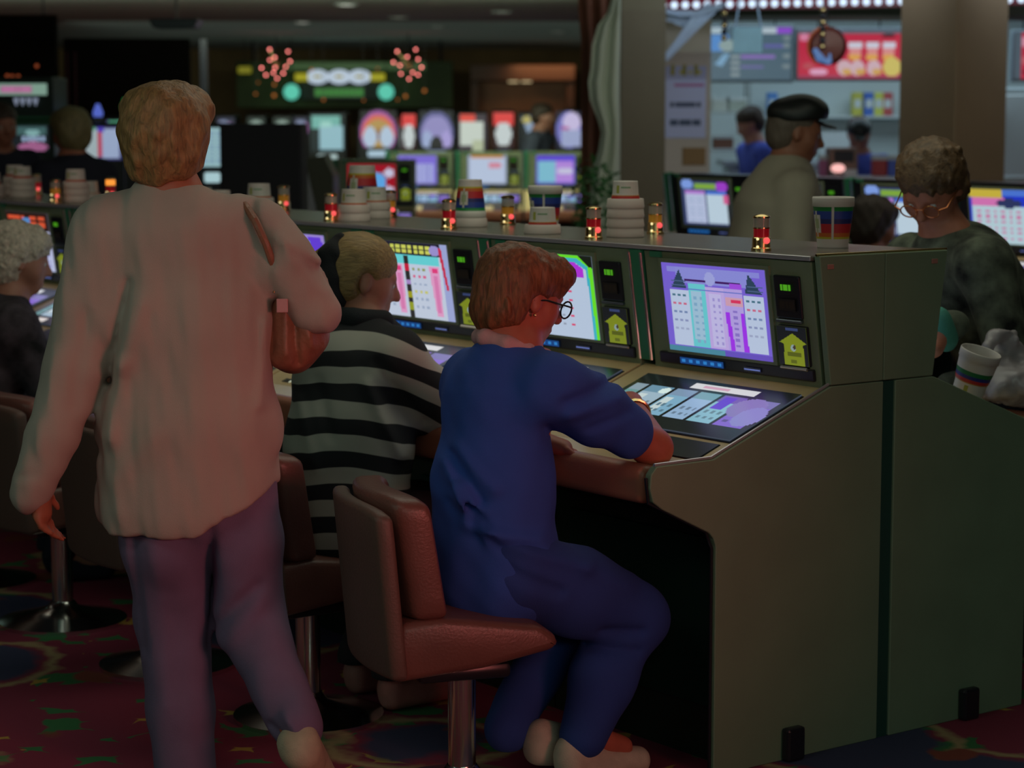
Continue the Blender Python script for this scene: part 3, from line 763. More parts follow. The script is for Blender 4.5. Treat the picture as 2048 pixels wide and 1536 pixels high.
# ================================================================== walking woman in the pink sweater (seen from behind)
def walking_woman():
    D = 5.2; o = at(390, 1600, D); o.z = 0
    r = empty('person', o, 0, 'short haired woman in a pale pink sweater and mauve trousers walking away', 'person')
    A = lambda px, py, dd=0: V3(at(px, py, D + dd))
    hc = A(334, 272, .02); fw = (.05, 1, -.12)
    nb = A(338, 398, .0); ch = A(365, 520, .0); mid = A(378, 700, 0); pel = A(385, 850, 0)
    SL, SR = A(216, 468, -.01), A(508, 462, .02)
    EL, WL = A(150, 740, -.03), A(78, 965, -.1)
    ER = A(636, 625, .0); WR = ER + np.array([-.08, .2, .0])
    HL, HR = A(315, 890), A(462, 890)
    KL, AL, TL = A(345, 1230, .06), A(372, 1545, .0), A(372, 1585, .2)
    KR, AR, TR = A(492, 1225, .02), A(590, 1440, -.22), A(600, 1600, -.14)
    AR = A(592, 1452, -.2); 
    f = Field(); head(f, hc, fw); R = frame(fw); neck(f, hc, R, nb, r=.055)
    W = (1, 0, 0)
    f.cap(nb, ch, .07, .1, .04, wide=W, ratio=1.2); f.cap(ch, mid, .1, .105, .04, wide=W, ratio=1.4); f.cap(mid, pel, .105, .12, .04, wide=W, ratio=1.4)
    f.cap(ch, SL, .06, .05, .04); f.cap(ch, SR, .06, .05, .04)
    for S, E, Wr in ((SL, EL, WL), (SR, ER, WR)): f.cap(S, E, .045, .036, .02); f.cap(E, Wr, .036, .025, .02)
    hand(f, WL, (-.0 + .05, .1, -1), (.8, .5, 0), (.2, .95, -.1), curl=.4, sc=1.0)
    hand(f, WR, (-.7, .6, -.1), (0, 0, -1), (-.6, -.7, 0), curl=.7)
    for H, K, An in ((HL, KL, AL), (HR, KR, AR)): legs(f, H, K, An, None)
    f.cap(AL, AL + np.array([0, .16, -.03]), .035, .028, .02); f.cap(AR, AR + np.array([.01, .09, -.12]), .034, .026, .02)
    f.build('body', skin('warm', (.42, .13, .07)), r, .0075, o)
    # hair
    h = Field(); P = lambda x, y, z: hc + R @ np.array([x, y, z])
    h.ell(P(0, -.018, .038), (.102, .112, .088), R, .03); h.ell(P(0, -.045, -.01), (.098, .088, .092), R, .04); h.ell(P(0, -.05, -.065), (.078, .062, .055), R, .04)
    h.ell(P(.02, .04, .06), (.085, .075, .06), R, .03)
    h.ell(P(0, .1, -.06), (.07, .07, .08), R, .02, sub=True)
    c1 = wob(3, .006, 60); c2 = wob(4, .003, 150); h.disp = lambda x, y, z: c1(x, y, z * .6) + c2(x, y, z * .5)
    h.build('hair', hairm('ginger', (.30, .16, .06), .4, (45, 45, 14)), r, .006, o)
    # sweater
    s = Field()
    s.cap(nb - np.array([0, 0, .012]), A(345, 450), .066, .1, .05, wide=W, ratio=1.25)
    s.cap(A(350, 470), A(368, 640, 0), .118, .142, .05, wide=W, ratio=1.30); s.cap(A(372, 640), A(376, 850, 0), .142, .158, .05, wide=W, ratio=1.32); s.cap(A(376, 850), A(374, 1010, 0), .158, .160, .03, wide=W, ratio=1.36)
    s.cap(A(350, 480), SL, .1, .075, .05); s.cap(A(370, 480), SR, .1, .078, .05)
    s.chain([SL, A(180, 620, -.03)], [.08, .076], .05); s.chain([A(180, 620, -.03), A(146, 740, -.05), A(106, 870, -.08), A(74, 958, -.1)], [.076, .072, .060, .05], .014)
    s.cap(A(68, 962, -.1), A(62, 985, -.1), .046, .045, .01)
    s.chain([SR, A(566, 520, .0), A(606, 572, .0), ER], [.076, .068, .058, .050], .03); s.cap(ER, WR, .05, .042, .03)
    # folds: ridges from the left armpit and down the back
    s.clip(A(300, 1052), (-.05, 0, -1)); s.clip(A(350, 1062, 0), (.17, 0, -1)); s.clip(A(520, 985, 0), (.62, .0, -1))
    a1 = wob(11, .006, 16); a2 = wob(12, .0025, 45); s.disp = folds(lambda x, y, z: a1(x * 1.4, y * 1.4, z * .5) + a2(x * 1.5, y, z * .6), [(A(272, 560), A(228, 760), .012, .016), (A(228, 760), A(205, 900), .016, .010), (A(300, 600), A(262, 720), .022, -.012), (A(262, 720), A(238, 860), .024, -.014), (A(238, 860), A(258, 1000), .03, -.008),
        (A(505, 412), A(552, 520), .012, .012), (A(530, 420), A(600, 520), .018, -.010), (A(600, 500), A(650, 560), .014, .010), (A(560, 470), A(640, 520), .012, -.010), (A(538, 640), A(530, 800), .012, -.012), (A(556, 600), A(552, 700), .012, .012),
        (A(420, 430), A(520, 560), .03, -.007), (A(130, 700), A(105, 880), .016, -.007), (A(190, 620), A(165, 800), .015, .008), (A(90, 930), A(60, 935), .008, .007), (A(330, 850), A(250, 940), .03, -.007)], o.y + .02)
    s.build('sweater', cloth('pink', (.46, .37, .32), .05, 6, .2, 500), r, .008, o)
    c = Field(); c.chain([nb + np.array([-.06, -.02, .0]), nb + np.array([-.03, -.058, .004]), nb + np.array([.03, -.06, .004]), nb + np.array([.062, -.02, .002])], [.012] * 4, .01)
    c.build('collar', cloth('pink_rib', (.55, .36, .33)), r, .005, o)
    # trousers
    t = Field(); t.cap(A(388, 930), A(392, 1010), .118, .125, .04, wide=W, ratio=1.35)
    t.chain([HL, A(335, 1080, .0), KL, A(362, 1420, .03), A(372, 1545, .0)], [.105, .108, .088, .078, .074], .03)
    t.chain([HR, A(485, 1080, .0), KR, A(555, 1370, -.1), A(596, 1455, -.19)], [.10, .095, .084, .064, .058], .025)
    t.clip(A(592, 1474, -.2), (.45, -.2, -1)) if False else None
    b1 = wob(21, .006, 20); t.disp = folds(lambda x, y, z: b1(x * 1.8, y * 1.5, z * .45), [(A(432, 1040), A(418, 1300), .014, .016), (A(520, 1160), A(430, 1250), .014, .011), (A(530, 1190), A(450, 1280), .02, -.010), (A(280, 1060), A(290, 1300), .012, .008), (A(320, 1060), A(340, 1400), .02, -.006), (A(560, 1405), A(600, 1425), .01, .01), (A(590, 1380), A(620, 1410), .012, -.012)], o.y + .05)
    t.clip(A(380, 1592, 0), (0, 0, -1))
    t.build('trousers', cloth('mauve', (.19, .135, .24), .08, 10, .2, 400), r, .008, o)
    M_SH = cloth('cream_shoe', (.55, .45, .32), rough=.6)
    shoe('shoe', M_SH, r, A(598, 1490, -.24), A(640, 1590, -.12) + np.array([0, .06, .01]), o, .04, up=(0, -1, .3))
    shoe('shoe', M_SH, r, V3((o.x + (372 - 390) * D / FPX, D - .02, .045)), V3((o.x + (365 - 390) * D / FPX, D + .15, .04)), o, .04)
    return r
walking_woman()

def purse():
    D = 5.24; o = at(600, 740, D)
    r = empty('shoulder_bag', (o.x, o.y, 0), 0, 'slouchy brown leather shoulder bag tucked under the pink sweater arm', 'bag')
    o.z = 0; A = lambda px, py, dd=0: V3(at(px, py, D + dd))
    f = Field(); f.cap(A(574, 570), A(580, 700), .036, .05, .03, wide=(.2, 1, 0), ratio=1.3); f.cap(A(600, 580), A(612, 668), .04, .046, .05, wide=(.2, 1, 0), ratio=1.4); f.cap(A(584, 700), A(618, 672), .048, .04, .03, wide=(0, 1, 0), ratio=1.3); f.cap(A(566, 555, -.03), A(562, 705, -.05), .022, .034, .02)
    q = wob(31, .004, 35); f.disp = folds(lambda x, y, z: q(x, y, z * .5), [(A(592, 600), A(600, 720), .008, .010), (A(575, 590), A(578, 700), .008, -.007), (A(612, 610), A(630, 690), .008, -.008), (A(550, 600), A(552, 700), .007, .007)])
    f.build('bag_body', mat('brown_leather', (.30, .12, .07), rough=.45, noise=.2, nscale=12, bump=.3, bscale=60), r, .006, o)
    O = Vector(o); mb = MB(); T = lambda *a: Vector(A(*a)) - O
    mb.slab(T(553, 625, -.105), Vector((.026, .004, 0)), Vector((0, 0, .032)), .006, .002); mb.build('hang_tag', mat('pink_tag', (.6, .3, .3), rough=.5), r)
    MB().tube([T(548, 585, -.09), T(552, 560, -.09), T(560, 563, -.09), T(556, 590, -.09)], .003, 8).build('buckle', mat('dull_brass', (.35, .25, .12), rough=.5, metal=.8), r, True)
    MB().tube([T(546, 575, -.06), T(548, 535, -.10), T(533, 490, -.125), T(510, 440, -.115), T(490, 410, -.06), T(490, 405, 0), T(500, 420, .08)], .009, 8).build('strap', MATS['brown_leather'], r, True)
purse()

# ================================================================== woman in blue on the first stool
def blue_woman():
    D = 5.2; o = bank(-.9, .26)
    r = empty('person', o, 0, 'seated woman in a royal blue top, auburn hair and glasses, at the first machine', 'person')
    A = lambda px, py, d=D: V3(at(px, py, d))
    ax, ay = math.cos(BROT), math.sin(BROT); F = np.array([ax, ay, 0]); Rt = np.array([ay, -ax, 0])   # facing the machine; right-hand side
    hc = A(1046, 590, 5.26); fw = nrm(F * 1.0 + Rt * .12 + np.array([0, 0, -.32]))
    nb = A(1018, 700, 5.22); ch = A(1006, 800, 5.2); pel = A(988, 1130, 5.16); mid = A(990, 960, 5.17)
    SR = nb + Rt * .165 + np.array([0, 0, -.072]); SL = nb - Rt * .135 + np.array([0, 0, -.085])
    ER = V3(bank(-.44, .085, .80)); WR = V3(bank(-.25, .40, .862))
    EL = V3(bank(-.62, .46, .72)); WL = V3(bank(-.50, .3, .80)); EL = SL + F * .13 + np.array([0, 0, -.25]); WL = V3(bank(-.57, .38, .80))
    HR, HL = pel + Rt * .09, pel - Rt * .09
    KR = A(1262, 1235, 5.28); KL = KR - Rt * .26 + F * .03
    AR = A(1165, 1470, 5.16); AL = AR - Rt * .16 - F * .1
    f = Field(); P, R = head(f, hc, fw, sc=.98); neck(f, hc, R, nb, .98, .054)
    f.cap(nb, ch, .07, .1, .04, wide=Rt, ratio=1.3); f.cap(ch, mid, .1, .11, .04, wide=Rt, ratio=1.3); f.cap(mid, pel, .11, .13, .04, wide=Rt, ratio=1.25)
    f.cap(ch, SL, .06, .05, .04); f.cap(ch, SR, .06, .05, .04)
    f.cap(SR, ER, .052, .044, .02); f.cap(ER, WR, .046, .027, .02); f.cap(SL, EL, .05, .042, .02); f.cap(EL, WL, .042, .027, .02)
    hand(f, WR, (-.55, .5, -.05), (.0, 0, -1), (.6, .6, 0), curl=.5)
    hand(f, WL, F * .6 + Rt * .5 + np.array([0, 0, -.25]), (0, 0, -1), F * .5 - Rt * .8, curl=.35)
    legs(f, HR, KR, AR, None); legs(f, HL, KL, AL, None)
    f.cap(AR, AR + F * .12 + np.array([0, 0, -.05]), .034, .028, .02); f.cap(AL, AL + F * .1 + np.array([0, 0, -.06]), .034, .028, .02)
    f.build('body', skin('rosy', (.50, .13, .08)), r, .0065, o)
    eyes(P, R, .98, r, o); glasses(P, R, .98, r, o, M_BLACK)
    h = Field(); Q = lambda x, y, z: hc + R @ np.array([x, y, z])
    h.ell(Q(0, -.016, .042), (.093, .105, .078), R, .03); h.ell(Q(0, -.048, -.008), (.092, .076, .086), R, .04); h.ell(Q(0, -.055, -.06), (.078, .055, .048), R, .03)
    h.ell(Q(0, .055, .07), (.074, .055, .045), R, .03)
    h.ell(Q(0, .1, -.05), (.07, .075, .075), R, .02, sub=True)
    for s in (-1, 1): h.ell(Q(s * .09, .005, -.03), (.022, .026, .034), R, .02, sub=True)
    c1 = wob(43, .005, 60); c2 = wob(44, .003, 150); h.disp = lambda x, y, z: c1(x, y, z * .5) + c2(x, y, z * .4)
    h.build('hair', hairm('auburn', (.22, .075, .03), .45, (50, 50, 12)), r, .006, o)
    s = Field()
    s.cap(nb - np.array([0, 0, .02]), ch, .075, .118, .05, wide=Rt, ratio=1.3); s.cap(ch, mid, .118, .125, .05, wide=Rt, ratio=1.28); s.cap(mid, pel + np.array([0, 0, -.02]), .125, .145, .05, wide=Rt, ratio=1.2)
    s.cap(ch + np.array([0, 0, .03]), SR, .09, .072, .05); s.cap(ch + np.array([0, 0, .03]), SL, .09, .07, .05)
    e2 = SR + (ER - SR) * .74; s.chain([SR, SR + (ER - SR) * .4, e2], [.078, .071, .062], .04); s.clips = []
    e3 = SL + (EL - SL) * .8; s.chain([SL, e3], [.076, .068], .04)
    s.chain([mid - F * .13 + Rt * .06, mid - F * .1 + Rt * .12 + np.array([0, 0, -.1]), pel + Rt * .16 + F * .02 + np.array([0, 0, .05])], [.02, .016, .012], .03)
    s.chain([SR + np.array([0, 0, -.05]) - F * .04, mid + Rt * .1 + F * .02], [.016, .012], .03)
    s.chain([mid - F * .14 + Rt * .02, pel - F * .1 + Rt * .14 + np.array([0, 0, .1])], [.012, .008], .02, sub=True)
    a1 = wob(51, .006, 20); a2 = wob(52, .002, 50); B5 = lambda px, py: A(px, py, 5.05)
    s.disp = folds(lambda x, y, z: a1(x, y, z * .7) + a2(x, y, z), [(B5(888, 930), B5(930, 1035), .012, -.014), (B5(905, 915), B5(965, 1000), .012, .012), (B5(915, 900), B5(990, 975), .014, -.012), (B5(930, 1050), B5(1080, 1075), .014, -.012), (B5(900, 1010), B5(1010, 1095), .012, .010), (B5(1130, 800), B5(1225, 775), .012, .012), (B5(1140, 830), B5(1240, 805), .014, -.012), (B5(1180, 860), B5(1260, 835), .010, .010), (B5(1090, 860), B5(1140, 930), .014, .014), (B5(930, 760), B5(920, 880), .02, -.006)])
    BL = (.035, .055, .30)
    # neck opening and cuff plane
    s.build('blue_top', cloth('royal_blue', (.03, .085, .40), .06, 8, .2, 500), r, .008, o)
    c = Field(); c.chain([nb + R @ V3((.072, -.0, .01)), nb + Rt * .056 - F * .048 + V3((0, 0, .022)), nb - F * .070 + V3((0, 0, .034)), nb - Rt * .05 - F * .048 + V3((0, 0, .03)), nb - Rt * .065 + V3((0, 0, .02))], [.019] * 5, .01)
    c.chain([nb + Rt * .076 + V3((0, 0, .006)), nb + Rt * .068 + F * .055 - V3((0, 0, .012)), nb + F * .085 - V3((0, 0, .055))], [.017] * 3, .01)
    c.build('pink_collar', cloth('rose', (.6, .33, .34)), r, .005, o)
    t = Field(); t.cap(pel - V3((0, 0, .0)), pel - V3((0, 0, .03)), .12, .12, .04, wide=Rt, ratio=1.2)
    t.chain([HR, (HR + KR) / 2 + V3((0, 0, .008)), KR, (KR + AR) / 2 - F * .015, AR], [.106, .1, .086, .074, .062], .035); t.chain([HL, KL, AL], [.104, .082, .056], .035)
    b1 = wob(61, .005, 22); t.disp = folds(lambda x, y, z: b1(x, y, z), [(A(1000, 1080, 5), A(1180, 1150, 5), .016, -.013), (A(980, 1120, 5), A(1120, 1190, 5), .014, .012), (A(1180, 1150, 5), A(1270, 1200, 5), .02, -.008), (A(1210, 1290, 5), A(1290, 1300, 5), .012, .012), (A(1180, 1330, 5), A(1280, 1340, 5), .012, .009)])
    t.clip(AR - V3((0, 0, .05)), (0, 0, -1))
    t.build('blue_trousers', cloth('royal_blue_trousers', (.022, .055, .26), .06, 8, .2, 500), r, .008, o)  # same cloth as the top; weaker light lower down is in this darker blue
    M_SH = cloth('white_shoe', (.55, .45, .35), rough=.6)
    shoe('shoe', M_SH, r, AR + V3((-.03, -.02, -.055)), AR + F * .17 + V3((0, 0, -.085)), o, .036)
    shoe('shoe', M_SH, r, A(1078, 1490, 5.2), A(1100, 1500, 5.2) + F * .16 - V3((0, 0, .03)), o, .036)
    # bracelet
    wp = WR * .75 + ER * .25; d = nrm(WR - ER); sx = nrm(np.cross(d, (0, 0, 1))); sy = np.cross(sx, d)
    MB().tube([Vector(wp + (sx * math.cos(a) + sy * math.sin(a)) * .036 - V3(o)) for a in np.linspace(0, 6.283, 20)], .0045, 8, False).build('bracelet', M_BRASS, r, True)
    MB().ball(tuple(P(.086, -.004, -.045) - V3(o)), .004, 8).build('earring', M_BRASS, r, True)
blue_woman()

# ================================================================== woman in the striped cardigan
def stripes():
    m = mat('cloth_striped', (.3, .3, .3), rough=.9); nt = m.node_tree; b = nt.nodes['Principled BSDF']
    tc = [n for n in nt.nodes if n.type == 'TEX_COORD'][0]; L = nt.links.new
    sp = nt.nodes.new('ShaderNodeSeparateXYZ'); nz = nt.nodes.new('ShaderNodeTexNoise'); nz.inputs['Scale'].default_value = 3.5
    L(tc.outputs['Object'], sp.inputs['Vector']); L(tc.outputs['Object'], nz.inputs['Vector'])
    def mth(op, a, bb):
        n = nt.nodes.new('ShaderNodeMath'); n.operation = op
        for i, x in enumerate((a, bb)):
            if isinstance(x, (int, float)): n.inputs[i].default_value = x
            else: L(x, n.inputs[i])
        return n.outputs[0]
    # the knitted bands drop toward the shoulders as the cloth does
    x2 = mth('POWER', mth('ABSOLUTE', mth('ADD', sp.outputs['X'], -.1), 0), 2)
    drop = mth('MULTIPLY', x2, 1.1)
    z = mth('ADD', mth('ADD', sp.outputs['Z'], drop), mth('MULTIPLY', nz.outputs['Fac'], .05))
    s = mth('SINE', mth('MULTIPLY', z, 2 * math.pi / .084), 0)
    r = nt.nodes.new('ShaderNodeValToRGB'); e = r.color_ramp.elements; e[0].position = .46; e[0].color = (.014, .014, .018, 1); e[1].position = .54; e[1].color = (.44, .42, .37, 1)
    L(mth('ADD', mth('MULTIPLY', s, .5), .5), r.inputs['Fac']); L(r.outputs['Color'], b.inputs['Base Color'])
    return m
def striped_woman():
    o = bank(-.82, 1.04)
    r = empty('person', o, 0, 'seated woman in a black and grey striped cardigan with a ponytail tied in black', 'person')
    A = lambda px, py, d: V3(at(px, py, d))
    ax, ay = math.cos(BROT), math.sin(BROT); F = np.array([ax, ay, 0]); Rt = np.array([ay, -ax, 0])
    hc = A(724, 556, 6.05); fw = nrm(F * .95 + Rt * .35 + np.array([0, 0, -.25]))
    nb = A(714, 652, 6.02); ch = A(700, 760, 5.95); mid = A(695, 880, 5.88); pel = A(690, 1040, 5.84)
    SR = nb + Rt * .19 + np.array([0, 0, -.09]); SL = nb - Rt * .17 + np.array([0, 0, -.06])
    ER = A(862, 742, 6.0) - V3((0, 0, .03)); ER = SR + F * .16 - V3((0, 0, .16)) + Rt * .03; WR = V3(bank(-.40, 1.12, .81))
    EL = SL + F * .16 - V3((0, 0, .2)); WL = V3(bank(-.40, 1.28, .81))
    HR, HL = pel + Rt * .09, pel - Rt * .09; KR = V3(bank(-.4, .92, .5)); KL = V3(bank(-.4, 1.14, .5)); AR = V3(bank(-.62, .95, .11)); AL = V3(bank(-.6, 1.15, .11))
    f = Field(); P, R = head(f, hc, fw, sc=.97); neck(f, hc, R, nb, .97, .05)
    f.cap(nb, ch, .07, .1, .04, wide=Rt, ratio=1.3); f.cap(ch, mid, .1, .105, .04, wide=Rt, ratio=1.3); f.cap(mid, pel, .105, .125, .04, wide=Rt, ratio=1.3)
    f.cap(ch, SL, .06, .05, .04); f.cap(ch, SR, .06, .05, .04)
    f.cap(SR, ER, .045, .036, .02); f.cap(ER, WR, .036, .025, .02); f.cap(SL, EL, .045, .036, .02); f.cap(EL, WL, .036, .025, .02)
    hand(f, WR, F + V3((0, 0, .2)), (0, 0, -1), -Rt, curl=.35); hand(f, WL, F + V3((0, 0, .2)), (0, 0, -1), Rt, curl=.35)
    legs(f, HR, KR, AR, None); legs(f, HL, KL, AL, None)
    f.cap(AR, AR + F * .12 - V3((0, 0, .05)), .034, .028, .02); f.cap(AL, AL + F * .12 - V3((0, 0, .05)), .034, .028, .02)
    f.build('body', skin('tan', (.40, .17, .11)), r, .007, o); eyes(P, R, .97, r, o)
    h = Field(); Q = lambda x, y, z: hc + R @ np.array([x, y, z])
    h.ell(Q(0, -.016, .04), (.088, .104, .084), R, .02); h.ell(Q(0, -.04, -.01), (.086, .074, .08), R, .03); h.ell(Q(0, .1, -.045), (.07, .075, .085), R, .015, sub=True)
    for s in (-1, 1): h.ell(Q(s * .085, -.002, -.02), (.02, .024, .04), R, .015, sub=True)
    c2 = wob(74, .0015, 120); h.disp = lambda x, y, z: c2(x, y, z * .4)
    h.build('hair', hairm('dark_blonde', (.30, .19, .07), .35, (14, 70, 60)), r, .006, o)
    h = Field(); h.cap(Q(-.0, -.1, .05), Q(-.03, -.135, .0), .028, .024, .02); h.cap(Q(-.03, -.135, .0), Q(-.03, -.12, -.07), .024, .01, .02)
    h.disp = wob(75, .003, 80); h.build('ponytail', hairm('dark_blonde', (.33, .20, .09)), r, .006, o)
    h = Field(); h.chain([Q(.012, -.088, .085), Q(.026, -.098, .04), Q(.034, -.092, -.02), Q(.04, -.075, -.07), Q(.03, -.06, -.12)], [.022, .034, .036, .032, .028], .02); h.disp = wob(76, .004, 70)
    h.build('black_hair_bow', cloth('black_bow', (.012, .012, .015)), r, .006, o)
    MB().ball(tuple(Q(.03, -.085, .085) - V3(o)), .006, 10).build('hair_clip', M_BRASS, r, True)
    s = Field(); s.cap(nb - V3((0, 0, .03)), ch, .088, .13, .05, wide=Rt, ratio=1.35); s.cap(ch, mid, .135, .15, .05, wide=Rt, ratio=1.25); s.cap(mid, pel - V3((0, 0, .03)), .15, .17, .05, wide=Rt, ratio=1.2)
    s.cap(ch + V3((0, 0, .03)), SR, .1, .08, .05); s.cap(ch + V3((0, 0, .03)), SL, .1, .078, .05)
    s.chain([SR, (SR + ER) / 2, ER, ER + (WR - ER) * .55], [.086, .085, .08, .06], .04); s.chain([SL, EL, EL + (WL - EL) * .6], [.082, .075, .055], .04)
    a1 = wob(81, .008, 18); B6 = lambda px, py: A(px, py, 5.85); s.disp = folds(lambda x, y, z: a1(x, y, z * .8), [(B6(760, 720), B6(850, 840), .014, .012), (B6(740, 760), B6(810, 900), .018, -.012), (B6(640, 760), B6(670, 860), .016, .010), (B6(600, 800), B6(640, 920), .018, -.010)])
    s.build('striped_cardigan', stripes(), r, .008, o)
    c = Field(); c.chain([nb + Rt * .082 + F * .03 + V3((0, 0, .018)), nb + Rt * .062 - F * .05 + V3((0, 0, .025)), nb - F * .078 + V3((0, 0, .03)), nb - Rt * .05 - F * .055 + V3((0, 0, .025))], [.030] * 4, .01); c.cap(nb + Rt * .082 + F * .03 + V3((0, 0, .018)), nb + Rt * .05 + F * .1 - V3((0, 0, .02)), .024, .022, .01)
    c.build('dark_collar', cloth('black_collar', (.014, .016, .02)), r, .006, o)
    t = Field(); t.cap(pel, pel - V3((0, 0, .05)), .13, .13, .04, wide=Rt, ratio=1.25); t.chain([HR, KR, AR], [.1, .075, .055], .03); t.chain([HL, KL, AL], [.1, .075, .055], .03)
    t.clip(AR - V3((0, 0, .02)), (0, 0, -1)); t.build('trousers', cloth('black_trousers', (.014, .014, .02)), r, .01, o)
    M_SH = cloth('pink_shoe', (.45, .17, .15), rough=.6)
    shoe('shoe', M_SH, r, AR + V3((0, 0, -.06)), AR + F * .17 + V3((0, 0, -.07)), o, .034); shoe('shoe', M_SH, r, AL + V3((0, 0, -.06)), AL + F * .17 + V3((0, 0, -.07)), o, .034)
striped_woman()

# ================================================================== white haired woman at the left edge
def seated(o, label, hp, hD, skin_c, hair, top, legsm, facing, lean=.08, sc=1.0, hs=1, seed=0, res=.01, seat=.48, arms=None, curl=True):
    """generic sitter: hp pixel of the head centre, facing unit vector"""
    r = empty('person', o, 0, label, 'person'); F = nrm((facing[0], facing[1], 0)); Rt = np.array([F[1], -F[0], 0])
    hc = V3(at(hp[0], hp[1], hD)); fw = nrm(F + V3((0, 0, -.2)))
    nb = hc - F * .045 - V3((0, 0, .15)); pel = V3((o.x, o.y, seat + .1)); ch = nb * .72 + pel * .28; mid = nb * .4 + pel * .6
    SR = nb + Rt * .165 - V3((0, 0, .07)); SL = nb - Rt * .165 - V3((0, 0, .07))
    ER = SR + F * .12 - V3((0, 0, .22)); EL = SL + F * .12 - V3((0, 0, .22)); WR = ER + F * .2 + V3((0, 0, .05)) - Rt * .03; WL = EL + F * .2 + V3((0, 0, .05)) + Rt * .03
    HR, HL = pel + Rt * .09, pel - Rt * .09; KR, KL = HR + F * .4 - V3((0, 0, .06)), HL + F * .4 - V3((0, 0, .06)); AR, AL = KR - F * .12, KL - F * .12; AR[2] = AL[2] = .1
    f = Field(); P, R = head(f, hc, fw); neck(f, hc, R, nb, 1, .05)
    f.cap(nb, ch, .07, .1, .04, wide=Rt, ratio=1.3); f.cap(ch, mid, .1, .105, .04, wide=Rt, ratio=1.3); f.cap(mid, pel, .105, .125, .04, wide=Rt, ratio=1.3)
    for S, E, W, sd in ((SR, ER, WR, -Rt), (SL, EL, WL, Rt)):
        f.cap(ch, S, .06, .05, .04); f.cap(S, E, .045, .036, .02); f.cap(E, W, .036, .025, .02); hand(f, W, F, (0, 0, -1), sd, curl=.3)
    for H, K, An in ((HR, KR, AR), (HL, KL, AL)): legs(f, H, K, An, None); f.cap(An, An + F * .12 - V3((0, 0, .05)), .034, .028, .02)
    f.build('body', skin_c, r, res, o); eyes(P, R, 1, r, o)
    h = Field(); Q = lambda x, y, z: hc + R @ np.array([x, y, z])
    h.ell(Q(0, -.02, .045), (.098, .11, .085), R, .03); h.ell(Q(0, -.05, -.02), (.094, .075, .085), R, .04); h.ell(Q(0, .05, .07), (.075, .05, .04), R, .03); h.ell(Q(0, .1, -.05), (.068, .075, .08), R, .02, sub=True)
    h.disp = curls(seed + 1, .008, 75) if curl else wob(seed, .004, 60)
    h.build('hair', hair, r, .007, o)
    s = Field(); s.cap(nb - V3((0, 0, .03)), ch, .08, .12, .05, wide=Rt, ratio=1.3); s.cap(ch, mid, .125, .135, .05, wide=Rt, ratio=1.28); s.cap(mid, pel, .135, .15, .05, wide=Rt, ratio=1.22)
    for S, E, W in ((SR, ER, WR), (SL, EL, WL)): s.cap(ch + V3((0, 0, .03)), S, .09, .075, .05); s.chain([S, E, E + (W - E) * .75], [.078, .068, .045], .04)
    s.disp = wob(seed + 9, .006, 20); s.build('jacket', top, r, .01, o)
    t = Field(); t.cap(pel, pel - V3((0, 0, .04)), .13, .13, .04, wide=Rt, ratio=1.25); t.chain([HR, KR, AR], [.1, .075, .055], .03); t.chain([HL, KL, AL], [.1, .075, .055], .03)
    t.clip(AR - V3((0, 0, .02)), (0, 0, -1)); t.build('trousers', legsm, r, .012, o)
    for An in (AR, AL): shoe('shoe', legsm, r, An + V3((0, 0, -.055)), An + F * .16 + V3((0, 0, -.065)), o, .034, res=.01)
    return r, P, R
FB_ = (math.cos(BROT), math.sin(BROT))
seated(bank(-.84, 3.2), 'white haired woman in a dark patterned jacket seated at the left edge of the photo', (38, 518), 7.62, skin('old', (.42, .19, .13)),
       hairm('white', (.55, .50, .40), .3, (40, 40, 30)), mat('cloth_dark_floral', (.05, .04, .05), rough=.9, noise=.9, nscale=14), cloth('navy', (.015, .015, .03)), (.95, .35), seed=100, res=.009)

